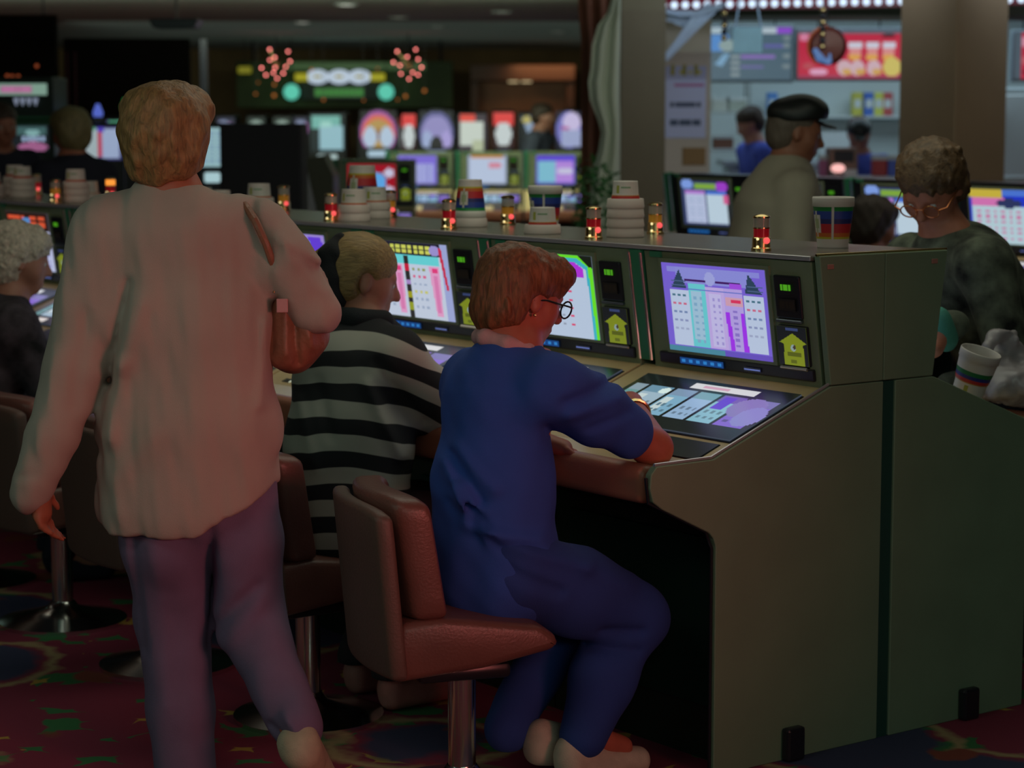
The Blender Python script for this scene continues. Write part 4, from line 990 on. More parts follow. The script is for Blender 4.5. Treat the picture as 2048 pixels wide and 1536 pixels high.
# ================================================================== standing people
def standing(label, hp, hD, floorD, facing, skin_c, hair, topm, legm, seed, hs=(1, 1, 1), res=.011, lean=0, arm=((.05, .0, -.5), (.05, .0, -.5)), shoes=True, male=False, curl=False, look=None, top='jacket', fat=1.0, hand_res=True, base_dx=0, glass=None, shirt=None):
    hc = V3(at(hp[0], hp[1], hD)); F = nrm((facing[0], facing[1], 0)); Rt = np.array([F[1], -F[0], 0])
    o = Vector((hc[0] - F[0] * lean + base_dx, hc[1] - F[1] * lean, 0))
    r = empty('person', o, 0, label, 'person'); look = F + V3((0, 0, -.1)) if look is None else V3(look)
    H_ = hc[2]; base = V3((o.x, o.y, 0)); k = H_ / 1.56 if lean < .15 else 1.0
    nb = hc - V3((0, 0, .15)) - F * (.03 + .1 * lean); pel = base + V3((0, 0, .92 * k)); ch = nb * .7 + pel * .3; mid = nb * .35 + pel * .65
    SR = nb + Rt * .175 - V3((0, 0, .07)); SL = nb - Rt * .175 - V3((0, 0, .07)); EW = []
    for S, (fx, sx, dz), sd in ((SR, arm[0], Rt), (SL, arm[1], -Rt)):
        W = S + F * fx + sd * sx + V3((0, 0, dz)); L = np.linalg.norm(W - S); ext = math.sqrt(max(.0, (.275) ** 2 - (L / 2) ** 2)) if L < .54 else 0
        E = (S + W) / 2 + nrm(-F * .6 + sd * .3 - V3((0, 0, .6))) * ext; EW.append((S, E, W, sd))
    f = Field(); P, R = head(f, hc, look, male=male); neck(f, hc, R, nb, 1, .056 if male else .05)
    f.cap(nb, ch, .07, .105, .04, wide=Rt, ratio=1.35); f.cap(ch, mid, .105, .105, .04, wide=Rt, ratio=1.3); f.cap(mid, pel, .105, .12, .04, wide=Rt, ratio=1.3)
    for S, E, W, sd in EW: f.cap(ch, S, .06, .05, .04); f.cap(S, E, .045, .036, .02); f.cap(E, W, .036, .026, .02); hand(f, W, nrm(W - E), nrm(F * .3 - sd * .8), F * .9 + V3((0, 0, .1)), curl=.35)
    L_ = []
    for sd in (1, -1):
        Hh = pel + Rt * sd * .09 - V3((0, 0, .03)); K = base + Rt * sd * .1 + F * .02 + V3((0, 0, .48 * k)); An = base + Rt * sd * .1 + V3((0, 0, .1)); L_.append((Hh, K, An))
        legs(f, Hh, K, An, None); f.cap(An, An + F * .13 - V3((0, 0, .05)), .034, .028, .02)
    f.build('body', skin_c, r, res, o); eyes(P, R, 1, r, o)
    Q = lambda x, y, z: hc + R @ np.array([x, y, z])
    h = Field(); g = hs; h.ell(Q(0, -.02, .045), (.09 * g[0], .107 * g[1], .08 * g[2]), R, .03); h.ell(Q(0, -.05, -.02), (.085 * g[0], .07 * g[1], .08 * g[2]), R, .04)
    if g[0] > 1.1: h.ell(Q(0, .05, .07), (.08, .055, .05), R, .03)
    h.ell(Q(0, .1, -.045), (.07, .078, .08), R, .02, sub=True); h.disp = curls(seed, .009, 70) if curl else wob(seed, .003, 60)
    h.build('hair', hair, r, .007 if g[0] > 1.1 else .009, o)
    s = Field(); s.cap(nb - V3((0, 0, .03)), ch, .08 * fat, .125 * fat, .05, wide=Rt, ratio=1.35); s.cap(ch, mid, .125 * fat, .13 * fat, .05, wide=Rt, ratio=1.3); s.cap(mid, pel - V3((0, 0, .02)), .13 * fat, .135 * fat, .05, wide=Rt, ratio=1.28)
    for S, E, W, sd in EW: s.cap(ch + V3((0, 0, .03)), S, .09, .075, .05); s.chain([S, E, E + (W - E) * .85], [.076, .066, .045], .03)
    s.clip(pel - V3((0, 0, .1)), (0, 0, -1)); s.disp = wob(seed + 9, .006, 20); s.build(top, topm, r, res, o)
    t = Field(); t.cap(pel, pel - V3((0, 0, .05)), .115, .115, .03, wide=Rt, ratio=1.3)
    for Hh, K, An in L_: t.chain([Hh, K, An], [.095, .072, .06], .02)
    t.clip(L_[0][2] - V3((0, 0, .03)), (0, 0, -1)); t.clip(pel + V3((0, 0, .06)), (0, 0, 1)); t.build('trousers', legm, r, .013, o)
    for Hh, K, An in L_: shoe('shoe', mat('dark_shoe', (.02, .018, .015), rough=.4), r, An + V3((0, 0, -.055)), An + F * .17 + V3((0, 0, -.065)), o, .036, res=.011)
    return r, P, R, o, EW
# man in the cap
cm, P, R, o, EW = standing('man in a black peaked cap and pale grey shirt standing between the two banks', (1592, 262), 8.65, 8.65, (1, .08), skin('man', (.36, .14, .08)), hairm('grey_brown', (.16, .12, .09), .2),
    cloth('pale_grey_shirt', (.42, .37, .28), .06, 6), cloth('dark_trousers', (.03, .03, .035)), 201, lean=.10, hs=(.93, .93, .95), male=True, res=.009, fat=1.3, arm=((.20, .02, -.38), (.22, .02, -.36)), look=(1, .05, -.22), top='shirt')
h = Field(); Q = P
h.ell(Q(0, -.014, .055), (.097, .115, .072), R, .02); h.ell(Q(0, .03, .100), (.084, .072, .042), R, .05); h.clip(Q(0, 0, .04), R @ V3((0, .3, -1)))
h.build('black_cap', mat('cap_leather', (.014, .016, .015), rough=.45), cm, .006, o)
h = Field(); h.cap(Q(0, .075, .05), Q(0, .105, .044), .058, .05, .01, wide=R @ V3((0, 0, 1)), ratio=.13); h.build('cap_brim', MATS['cap_leather'], cm, .004, o)

# curly haired woman leaning at the far side of the bank
cw, P, R, o, EW = standing('woman with curly brown hair and glasses looking down, dark camouflage jacket', (1862, 372), 6.45, 6.45, (-.85, -.4), skin('lady', (.42, .15, .09)), hairm('curly_brown', (.12, .065, .03), .4, (30, 30, 30)),
    mat('cloth_camouflage', (.075, .085, .06), rough=.9, noise=1.0, nscale=13), cloth('black_trousers', (.014, .014, .02)), 301, hs=(1.08, 1.0, 1.1), lean=.27, res=.009, curl=True, look=(-.45, -.72, -.66), arm=((.02, .02, -.54), (.16, .03, -.34)), fat=1.0)
glasses(P, R, 1, cw, o, mat('copper_glasses', (.6, .2, .08), rough=.25, metal=.8))
c = Field(); nb = V3(o) * 0 + P(0, -.03, -.15); c.chain([P(-.03, .0, -.15), P(0, .04, -.17), P(.04, .0, -.15)], [.025, .028, .025], .02); c.build('teal_collar', cloth('teal', (.06, .25, .19)), cw, .007, o)
q = V3(bank(.71, .23, 1.02)); s = Field(); s.ell(q, (.034, .034, .055), None, .02); s.ell(q + V3((.02, .03, -.035)), (.034, .034, .04), None, .03); s.disp = wob(333, .004, 30)
s.build('teal_cuff', MATS['cloth_teal'], cw, .008, o)
s = Field(); s.cap(q + V3((-.0, -.0, -.03)), q + V3((-.02, -.01, -.06)), .026, .022, .01); hand(s, q + V3((-.02, -.01, -.06)), (-.7, .3, -.5), (0, 0, -1), (0, 1, 0), curl=.5)
# (the cuffed hand belongs to the same body: joined by its forearm inside the sleeve)
s.cap(q, EW[0][1], .028, .034, .02); s.build('forearm', skin('lady', (.42, .15, .09)), cw, .007, o)
s = Field(); s.cap(q + V3((.05, .04, .0)), EW[0][1], .042, .06, .03); s.cap(EW[0][1], EW[0][0], .066, .075, .03); s.disp = wob(334, .005, 25); s.build('sleeve', MATS['cloth_camouflage'], cw, .009, o)

NAVY = cloth('navy', (.015, .015, .03)); BLK = cloth('black_trousers', (.014, .014, .02))
standing('man in a dark jacket at the left edge facing the camera', (2, 250), 12.4, 12.4, (.55, -.8), skin('man2', (.34, .13, .08)), hairm('dark', (.05, .03, .02)), NAVY, BLK, 401, male=True)
standing('blonde woman in a dark jacket beyond the bank, left of the lit twin screen', (140, 264), 11.7, 11.7, (-.6, .75), skin('lady', (.42, .15, .09)), hairm('blonde', (.22, .18, .08)), NAVY, BLK, 411, hs=(1.12, 1.02, 1.15), fat=1.15)
BLUEU = cloth('blue_uniform', (.08, .12, .6))
standing('food counter worker in blue bending at the left of the kitchen', (1498, 246), 17.0, 17, (-.8, -.2), skin('cook', (.45, .2, .14)), hairm('dark', (.05, .03, .02)), BLUEU, BLK, 421, lean=.2, look=(-1, -.2, -.5), res=.014)
w2, P, R, o, EW = standing('food counter worker in blue with a black cap, near the pink lamp', (1718, 268), 16.6, 16.6, (-.1, -1), skin('cook', (.45, .2, .14)), hairm('dark', (.05, .03, .02)), BLUEU, BLK, 431, look=(-.1, -1, -.5), res=.014)
h = Field(); h.ell(P(0, 0, .06), (.09, .11, .065), R, .02); h.cap(P(0, .09, .045), P(0, .14, .035), .05, .04, .01, wide=R @ V3((0, 0, 1)), ratio=.15); h.build('black_cap', MATS['cap_leather'], w2, .008, o)
standing('dark haired person in a dark blue top stooping among the far slot machines', (1087, 232), 21.0, 21, (.8, -.3), skin('cook', (.45, .2, .14)), hairm('dark', (.05, .03, .02)), cloth('slate', (.08, .09, .13)), BLK, 441, lean=.15, res=.016)
# ================================================================== background: the rest of the hall
def em(name, c, s=1.0): return mat(name, (.05, .05, .05), rough=.4, emis=lin(c), estr=s)
M_DKBROWN = mat('dark_brown', (.018, .014, .012), rough=1, spec=.05)
def scaled(o, sx, sy, sz): o.scale = (sx, sy, sz); return o
# second bank facing the same way
for i, (kind, lab) in enumerate([('twin', 'slot machine in the far bank left of the cap man, two glowing white panels'), ('twin', 'slot machine in the far bank hidden behind the cap man'),
                                 ('twin', 'slot machine in the far bank between the striped cup and the curly haired woman'), ('gold', 'slot machine in the far bank right of the curly hair, blue glass with gold header'),
                                 ('lilac', 'slot machine in the far bank at the right edge of the photo')]):
    o = slot_machine(kind, lab, 0, seed=20 + i, group='machines of the second bank', res=(30, 26)); o.location = bank(3.97, 4.53 - i * .675)
    scaled(o, 1, .973, 1.05)
    for ch in o.children:
        if ch.name.startswith('head_cabinet'): ch.data.materials[0] = M_BLACK
# a short row facing the camera
for i, (px, D, kind, lab) in enumerate([(735, 15.6, 'redblue', 'slot machine with a red and blue glass behind the stacked cups'), (828, 19.4, 'lilac', 'distant machine with a lilac edge right of the red one'),
                                        (968, 19.4, 'white', 'distant machine with a plain white glowing glass'), (1105, 19.4, 'violetblue', 'distant machine with a violet and white glass, left of the plant')]):
    o = slot_machine(kind, lab, 0, seed=40 + i, group='machines facing the camera in the middle distance', res=(24, 20))
    p = at(px, 300, D); o.location = (p.x + .33, D, 0); o.rotation_euler = (0, 0, math.pi / 2); scaled(o, 1, .835, 1.055)

def upright(label, px, D, wd, zt, pic, yaw=0, arch=False, y0=None, y1=None, group='tall slot machines across the hall', body=M_BLACK, lamp=None, z0=None, topper=None):
    """a tall cabinet: body, lit glass, lower lamp strip"""
    p = at(px, 300, D); t = empty('tall_slot_machine', (p.x, p.y, 0), yaw, label, 'slot machine', group); h = wd / 2
    if arch:
        prof = [(-h, 0), (-h, zt - h * .9)] + [(-h * math.cos(a), zt - h * .9 + h * .9 * math.sin(a)) for a in np.linspace(.2, math.pi - .2, 11)] + [(h, zt - h * .9), (h, 0)]
        MB().prism([(x, z) for x, z in prof], 0, .5, .01, 1).build('cabinet', body, t)
    else:
        MB().box((-h, 0, 0), (h, .5, zt), .02, 2).build('cabinet', body, t)
    z0 = zt - .42 if z0 is None else z0
    raster('lit_glass', (-h * .86, -.006, zt - .03), (wd * .86, 0, 0), (0, 0, -(zt - .03 - z0)), pic, SCREEN, t, .005)
    MB().box((-h * .9, -.16, .86), (h * .9, 0, .93), .01, 1).build('shelf', body, t)
    if lamp: MB().box((-h * .5, -.03, z0 - .10), (h * .5, -.004, z0 - .035), .012, 2).build('lamp_strip', em('lamp_strip_%d%d%d' % lamp, lamp, 1.2), t)
    if topper:
        tp = MB().box((-.04, .1, zt), (.04, .16, zt + .04), .006, 1).build('topper_base', M_BLACK, t); MB().lathe([(.03, zt + .04), (.035, zt + .07), (.012, zt + .13)], 12).build('topper_lamp', em('topper_%d%d%d' % topper, topper, .8), tp, loc=(0, .13, 0))
    return t
def archpic(kind):
    if kind == 'rainbow':
        p = Pic(26, 26, (16, 14, 20)); p.ell(.5, .6, .5, .6, (150, 80, 150)).ell(.5, .62, .45, .52, (205, 100, 80)).ell(.5, .66, .38, .42, (170, 140, 80)); p.ell(.27, .72, .19, .28, (170, 190, 210)).ell(.73, .72, .19, .28, (170, 190, 210)); p.rect(.46, .5, .54, .8, (120, 80, 70))
    elif kind == 'lilacarch':
        p = Pic(26, 26, (20, 22, 30)); p.ell(.5, .62, .5, .6, (90, 90, 140)).ell(.5, .66, .44, .52, (140, 135, 185)).ell(.22, .8, .16, .25, (150, 165, 200)).ell(.8, .8, .16, .25, (160, 150, 205)); p.ell(.5, .98, .2, .3, (40, 40, 40))
    elif kind == 'tealbox':
        p = Pic(26, 26, (30, 40, 42)); p.rect(.02, .05, .9, .4, (110, 170, 160)); p.rect(.28, .3, .95, .95, (140, 180, 190)); p.rect(.3, .2, .6, .35, (150, 200, 190))
    elif kind == 'redtop':
        p = Pic(20, 20, (60, 50, 60)); p.rect(.05, 0, .6, .2, (210, 70, 60)); p.rect(.05, .2, .9, .85, (190, 200, 190)); p.rect(.5, .7, .9, 1, (170, 180, 150))
    elif kind == 'diag':
        p = Pic(24, 24, (22, 26, 30)); p.poly([(.1, .1), (.4, .05), (.95, .75), (.8, .95), (.3, .6)], (130, 150, 175)); p.ell(.25, .15, .16, .1, (170, 160, 90)); p.ell(.75, .9, .15, .08, (110, 130, 180))
    elif kind == 'pinkarch':
        p = Pic(20, 24, (30, 30, 50)); p.ell(.5, .5, .5, .5, (110, 110, 180)); p.ell(.6, .3, .34, .28, (190, 180, 215)); p.rect(.2, .5, .95, .95, (150, 160, 195)); p.rect(.2, .42, .5, .5, (170, 90, 150))
    elif kind == 'redlamp':
        p = Pic(12, 14, (60, 40, 40)); p.rect(0, 0, 1, .35, (210, 60, 60)); p.ell(.5, .6, .4, .35, (190, 200, 200))
    elif kind == 'twinred':
        p = Pic(20, 20, (60, 60, 110)); p.rect(.03, .03, .45, .96, (150, 165, 170)); p.rect(.56, .03, .97, .96, (145, 160, 190)); p.rect(.46, .1, .54, .9, (170, 50, 80)); p.rect(.05, .02, .4, .12, (70, 140, 110)); p.rect(.44, 0, .62, .14, (70, 50, 170))
    elif kind == 'sidewhite':
        p = Pic(12, 20, (140, 175, 180)); p.dots(.1, .1, .9, .9, 3, 7, (120, 150, 170), .6)
    elif kind == 'far':
        p = Pic(16, 12, (40, 40, 60)); p.ell(.4, .5, .35, .35, (120, 130, 160)); p.rect(.6, .3, .9, .8, (150, 90, 150))
    elif kind == 'far2':
        p = Pic(16, 12, (34, 44, 40)); p.ell(.5, .55, .4, .4, (130, 150, 140)); p.rect(.1, .5, .3, .9, (90, 80, 170))
    return p.a
upright('distant boxy machine with a pale teal screen', 655, 24, .42, 1.66, archpic('tealbox'), lamp=(150, 170, 170))
upright('distant arched machine with an orange and violet rainbow glass', 757, 24, .45, 1.70, archpic('rainbow'), arch=True, lamp=(150, 175, 190))
upright('distant narrow machine with a red and white lamp, right of the rainbow arch', 818, 24.6, .17, 1.66, archpic('redlamp'), lamp=(170, 190, 200))
upright('distant arched machine with a lilac glass', 873, 24, .42, 1.70, archpic('lilacarch'), arch=True, lamp=(130, 140, 180))
upright('distant machine with a white glass under a red top', 945, 24, .34, 1.66, archpic('redtop'), lamp=(190, 205, 195))
upright('distant machine with a red lamp left of the stooping person', 1007, 25, .26, 1.68, archpic('redlamp'), lamp=(120, 130, 180))
upright('distant machine with a slanting pale blue shape on its glass', 1068, 24, .36, 1.66, archpic('diag'))
upright('distant arched machine with a violet and pink glass by the curved curtain', 1138, 24, .32, 1.69, archpic('pinkarch'), arch=True, lamp=(175, 195, 190))
for px, k, lab in [(452, 'far', 'far slot machine low above the left end of the black cabinet'), (513, 'far2', 'far slot machine above the middle of the black cabinet'), (565, 'far2', 'far slot machine with a pale round glass above the black cabinet'), (606, 'far', 'far slot machine with a violet glass above the right end of the black cabinet')]:
    upright(lab, px, 28, .25, 1.63, archpic(k), z0=1.38)
upright('dark machine with a twin white screen split by a red line', 200, 15.5, .34, 1.555, archpic('twinred'), yaw=.25, z0=1.30, lamp=(30, 60, 130), topper=(90, 110, 210))
upright('dark machine with a pale blue green screen just right of the ginger hair', 424, 14.2, .20, 1.555, archpic('sidewhite'), yaw=.1, z0=1.28, lamp=(150, 180, 185))
upright('dark machine behind the ginger hair with a green topper', 255, 16.2, .34, 1.60, archpic('twinred'), yaw=.25, z0=1.34, topper=(40, 150, 70))
t = empty('black_cabinet', at(523, 300, 11.6).xy.to_3d(), .0, 'large plain black cabinet seen from behind, right of the ginger haired head', 'cabinet')
MB().box((-.215, 0, 0), (.205, .35, 1.556), .01, 2).build('housing', mat('matt_black', (.008, .008, .014), rough=.7), t)
for i in range(6): MB().box((-.14, -.004, 1.0 + i * .02), (.13, 0, 1.008 + i * .02), .001, 1).build('vent_slot', M_BLACK, t)
q = at(612, 350, 14.9); t = empty('row_end_panel', (q.x, q.y, 0), 0, 'pale grey curved end panel right of the black cabinet', 'end panel')
MB().prism([(-.08, 1.22), (-.07, 1.3), (-.02, 1.33), (.0, 1.27), (.06, 1.0), (.10, .7), (.10, 0), (.02, 0), (.02, .7), (-.02, 1.0)], 0, .06, .006, 1).build('curved_trim', mat('pale_grey', (.4, .4, .42), rough=.4), t)
MB().prism([(-.02, 1.32), (.12, 1.34), (.18, 1.2), (.2, 0), (.1, 0), (.1, .7), (.06, 1.0), (.0, 1.27)], .01, .5, .004, 1).build('side_board', mat('olive_dark', (.08, .08, .05), rough=.6), t)
# tall green framed machine at the left edge
t = empty('tall_slot_machine', at(48, 300, 15.0).xy.to_3d(), 0, 'tall green framed machine at the left edge under a lit pink lettered sign', 'slot machine', 'tall slot machines across the hall')
MB().box((-.26, .02, 0), (.2, .5, 1.86), .01, 1).build('cabinet', M_DKGREEN, t)
k = lambda px, py: at(px, py, 15.0).x - t.location.x
zz = lambda py: at(48, py, 15.0).z
pc = Pic(40, 10, (120, 150, 135)); pc.rect(.22, .15, .75, .85, (150, 100, 130)); pc.dots(.24, .2, .73, .8, 6, 1, (175, 110, 150), .8)
raster('sign_panel', (-.24, .012, zz(167)), (.40, 0, 0), (0, 0, zz(190) - zz(167)), pc.a, SCREEN, t)
for i in range(4): MB().lathe([(.004, 0), (.014, .03), (.018, .05)], 10).build('tulip_lamp', em('tulip_lamp', (130, 140, 160), .8), t, loc=(k(27 + 13 * i, 0), .0, zz(211)))
for z in (zz(236), zz(246)): MB().box((-.26, .0, z - .008), (.2, .03, z + .008), .003, 1).build('green_rail', mat('bright_green_metal', (.02, .2, .07), rough=.4), t)
pc = Pic(24, 16, (24, 30, 34)); pc.rect(.05, .05, .95, .35, (60, 90, 90)).ell(.6, .3, .2, .12, (120, 160, 160)).dots(.3, .42, .95, .62, 5, 1, (150, 170, 200), .8); pc.ell(.6, .85, .38, .2, (150, 90, 130))
raster('lit_glass', (-.1, .012, zz(250)), (.26, 0, 0), (0, 0, zz(302) - zz(250)), pc.a, SCREEN, t)
MB().ball((k(52, 0), .0, zz(313)), .04, 12, (1, .5, .75)).build('round_lamp', em('round_lamp_white', (150, 180, 170), 1.2), t, True)

# partitions and boards on the left
q = at(265, 200, 17.5); t = empty('partition', (q.x, q.y, 0), .1, 'large dark brown partition behind the ginger haired woman', 'partition')
MB().box((-.52, 0, 0), (.45, .12, 2.2), .01, 1).build('board', M_DKBROWN, t)
for x in (-.50, -.44): MB().box((x, -.02, 1.5), (x + .015, 0, 2.1), .003, 1).build('red_tube', mat('dark_red_tube', (.12, .01, .02), rough=.4), t)
q = at(353, 48, 15.5); t = empty('ceiling_speaker', (q.x, q.y, q.z), 0, 'flat black box hanging just under the ceiling at upper left', 'speaker')
MB().prism([(-.17, .03), (.17, .03), (.14, -.03), (-.14, -.03)], -.15, .15, .006, 1).build('housing', M_BLACK, t); MB().tube([(0, 0, .03), (0, 0, 2.62 - q.z)], .008, 8).build('hanger', M_BLACK, t)
q = at(408, 200, 19); t = empty('post', (q.x, q.y, 0), 0, 'thin black post between the partition and the far hall', 'post')
MB().box((-.03, 0, .02), (.03, .06, 2.25), .004, 1).build('shaft', M_BLACK, t); MB().box((-.08, -.05, 0), (.08, .11, .02), .004, 1).build('base', M_BLACK, t)
q = at(376, 150, 18); t = empty('signal_lamp', (q.x, q.y, q.z), 0, 'slim blue and pink signal lamp beside the thin black post', 'lamp')
MB().lathe([(.014, 0), (.014, .07)], 12).build('blue_lens', em('blue_lens', (30, 30, 190), 1.5), t); MB().lathe([(.012, .07), (.012, .12), (.004, .13)], 12).build('pink_lens', em('pink_lens', (150, 80, 130), .8), t); MB().tube([(0, 0, 0), (0, 0, -q.z + .001)], .01, 8).build('stand', M_BLACK, t)
q = at(44, 110, 17); t = empty('hanging_board', (q.x, q.y, q.z), 0, 'dark board with three small orange lamps above the green framed machine', 'board')
MB().box((-.3, 0, -.22), (.26, .08, .3), .006, 1).build('board', M_DKBROWN, t)
for x, y in ((15, 152), (25, 153), (37, 153), (74, 132)): a = at(x, y, 17); MB().ball((a.x - q.x, -.01, a.z - q.z), .014, 10).build('orange_lamp', em('orange_lamp', (150, 70, 40), .8), t, True)
for x in (-.2, .16): MB().tube([(x, .04, .3), (x, .04, 2.62 - q.z)], .006, 6).build('hanger', M_BLACK, t)

# far fascia with the oval sign, globes and starbursts
DS = 30.0
def S(px, py, D=DS): return at(px, py, D)
a, b = S(470, 122), S(905, 215)
fa = empty('sign_fascia', (0, DS + .1, 0), 0, 'long green lit fascia across the far hall behind the oval sign', 'fascia')
MB().box((a.x, 0, b.z), (b.x, .3, a.z), .01, 1).build('fascia_board', mat('fascia_green', (.06, .09, .03), rough=.7, noise=.6, nscale=1.2), fa)
MB().box((S(570, 0).x, -.02, S(0, 140).z), (S(850, 0).x, 0, S(0, 124).z), .004, 1).build('lit_band', em('band_green', (42, 66, 34)), fa)
for x in (S(500, 0).x, S(880, 0).x): MB().tube([(x, .15, a.z), (x, .15, 2.62)], .02, 8).build('hanger', M_BLACK, fa)
os_ = empty('oval_sign', (0, DS - .12, 0), 0, 'bright sign of three white ovals between yellow bars at the far end of the hall', 'sign')
for px in (637, 680, 720):
    c = S(px, 154); MB().ball((c.x, 0, c.z), .155, 20, (1, .25, .62)).build('white_oval', em('oval_white', (175, 190, 205), 1.05), os_, True)
    MB().box((c.x - .05, -.05, c.z - .015), (c.x + .05, -.035, c.z + .02), .004, 1).build('yellow_mark', em('mark_yellow', (150, 140, 60)), os_)
for p0, p1 in ((590, 618), (740, 770)): MB().box((S(p0, 0).x, -.02, S(0, 162).z), (S(p1, 0).x, .04, S(0, 147).z), .01, 1).build('yellow_bar', em('bar_yellow', (150, 145, 20)), os_)
pc = Pic(48, 8, (10, 34, 10)); pc.dots(.02, .1, .98, .9, 9, 1, (22, 110, 22), .8, 4)
raster('green_letters', (S(628, 0).x, .0, S(0, 175).z), (S(728, 0).x - S(628, 0).x, 0, 0), (0, 0, -.13), pc.a, SCREEN, os_)
MB().box((S(600, 0).x, .04, S(0, 200).z), (S(760, 0).x, .215, S(0, 145).z), .01, 1).build('back_board', M_DKGREEN, os_)
q = S(489, 140, DS - .3); o = MB().box((-.09, 0, -.045), (.09, .05, .045), .02, 2).build('lit_box', em('box_yellow', (110, 108, 20)), None, loc=q); MB().tube([(0, .02, .04), (0, .02, 2.62 - q.z)], .006, 6).build('hanger', M_BLACK, o); tag(o, 'small dull yellow lit box left of the left starburst', 'sign')
for px, lab in ((583, 'teal glowing globe left of the oval sign'), (772, 'teal glowing globe right of the oval sign')):
    q = S(px, 184, DS - .3); t = empty('globe_lamp', q, 0, lab, 'lamp', 'teal globe lamps')
    MB().ball((0, 0, 0), .105, 20).build('globe', em('globe_teal', (88, 190, 165), 1.05), t, True); MB().tube([(0, 0, .1), (0, 0, 2.62 - q.z)], .008, 6).build('cord', M_BLACK, t)
M_PINKB = em('pink_bulb', (205, 105, 100), 8)
L1 = [(470, 390), (605, 403), (525, 457), (460, 470), (633, 484), (415, 537), (583, 523), (527, 535), (495, 572), (435, 590), (590, 580), (515, 615)]
L2 = [(1475, 405), (1617, 388), (1560, 452), (1635, 465), (1447, 492), (1500, 517), (1568, 522), (1672, 533), (1595, 570), (1502, 580), (1645, 592), (1562, 620)]
for pts, lab in ((L1, 'starburst of pink bulbs left of the oval sign'), (L2, 'starburst of pink bulbs right of the oval sign')):
    P_ = [S(420 + x / 3.94, y / 3.94, 27.5) for x, y in pts]; c = sum(P_, Vector()) / len(P_)
    t = empty('starburst_lamp', c, 0, lab, 'lamp', 'pink starburst lamps')
    MB().ball((0, 0, 0), .05, 12).build('hub', M_BRASS, t, True); MB().tube([(0, 0, 0), (0, 0, 2.62 - c.z)], .008, 6).build('cord', M_BLACK, t)
    for i, p in enumerate(P_):
        d = p - c; d.y = .22 * math.sin(i * 2.4)
        MB().tube([(0, 0, 0), d], .003, 5).build('stem', M_BRASS, t); MB().ball(tuple(d), .013, 10).build('bulb', M_PINKB, t, True)
n = 0
for x, y, sz in [(507, 665, 1), (505, 752, 1.2), (360, 740, .8), (380, 650, .6), (1540, 758, 1.2), (1478, 785, .7), (895, 785, .9), (1210, 790, .7), (800, 548, .9), (1320, 540, .7), (1690, 715, 1.2)]:
    q = S(420 + x / 3.94, y / 3.94, 29.2); t = empty('small_lamp', q, 0, 'tiny orange lamp glowing near the far green sign', 'lamp', 'tiny orange lamps by the far sign')
    MB().ball((0, 0, 0), .018 * sz, 10).build('bulb', em('amber_bulb', (150, 85, 35), 1.6), t, True); MB().tube([(0, 0, .02), (0, 0, 2.62 - q.z)], .003, 5).build('cord', M_BLACK, t)
# warm wood alcove far right of the sign
a = S(940, 0, 31); b = S(1150, 0, 31); t = empty('wood_alcove', (0, 31, 0), 0, 'reddish wooden alcove with two warm downlights in the far hall', 'alcove')
MB().box((a.x, .3, 0), (b.x, .4, 2.2), .01, 1).build('back_panel', mat('red_wood', (.30, .11, .04), rough=.5, noise=.3, nscale=2), t)
MB().box((a.x, -.2, 2.1), (b.x, .4, 2.32), .01, 1).build('header', mat('dark_wood', (.10, .04, .02), rough=.5), t)
for x in (a.x, b.x - .12): MB().box((x, -.1, 0), (x + .12, .3, 2.1), .01, 1).build('side_post', MATS['dark_wood'], t)
for px in (1027, 1053): MB().lathe([(.07, 0), (.07, .02)], 16).build('downlight', em('warm_down', (180, 160, 120), 1.3), t, loc=(S(px, 0, 31).x, 0, 2.08))

# ------------------------------------------------------------------ right: columns, curtains, food counter
M_COL = mat('column_brown', (.17, .14, .09), rough=.7, noise=.08, nscale=3)
def column(px, D, wx, wy, rz, lab, m=M_COL):
    q = at(px, 300, D); t = empty('column', (q.x, q.y, 0), rz, lab, 'column')
    MB().box((-wx / 2, -wy / 2, .0), (wx / 2, wy / 2, 2.62), .006, 1).build('shaft', m, t); MB().box((-wx / 2 - .012, -wy / 2 - .012, 0), (wx / 2 + .012, wy / 2 + .012, .12), .004, 1).build('plinth', M_DKBROWN, t); return t
column(1280, 13.6, .27, .5, .0, 'narrow brown column left of the white paper notice')
column(1903, 12.9, .43, .43, BROT, 'wide brown column right of the red menu board', mat('column_warm', (.19, .13, .075), rough=.65, noise=.06, nscale=3))
def sheet(name, rows, m, parent, o, D, wave=.04, nw=3, thick=.0):
    """hanging cloth: rows of (py, px_left, px_right) at distance D, rippled in depth"""
    V, n = [], 16
    for j, (py, xl, xr) in enumerate(rows):
        for i in range(n + 1):
            u = i / n; p = at(xl + (xr - xl) * u, py, D); V.append((p.x - o.x, D - o.y + wave * math.sin(u * nw * 2 * math.pi + j * .15), p.z - o.z))
    F = [(j * (n + 1) + i, j * (n + 1) + i + 1, (j + 1) * (n + 1) + i + 1, (j + 1) * (n + 1) + i) for j in range(len(rows) - 1) for i in range(n)]
    ob = from_np(name, V, F, m, parent, True); md = ob.modifiers.new('thickness', 'SOLIDIFY'); md.thickness = .004; return ob
q = at(1200, 300, 12.9); o = Vector((q.x, q.y, 0))
t = empty('curtain', o, 0, 'reddish brown curtain edge beside the narrow column', 'curtain')
yb = at(1200, 800, 12.9)
sheet('brown_cloth', [(y, 1156 + (6 if y > 20 else 0), 1238) for y in (-8, 20, 80, 160, 250, 340, 420, 600, 770)], mat('brown_curtain_cloth', (.16, .055, .03), rough=.8), t, o, 12.95, .03, 3)
t2 = empty('curtain', o - Vector((0, .15, 0)), 0, 'sheer grey curtain bulging in front of the brown one', 'curtain')
M_SHEER = mat('sheer_cloth', (.7, .78, .66), rough=.8, alpha=.72)
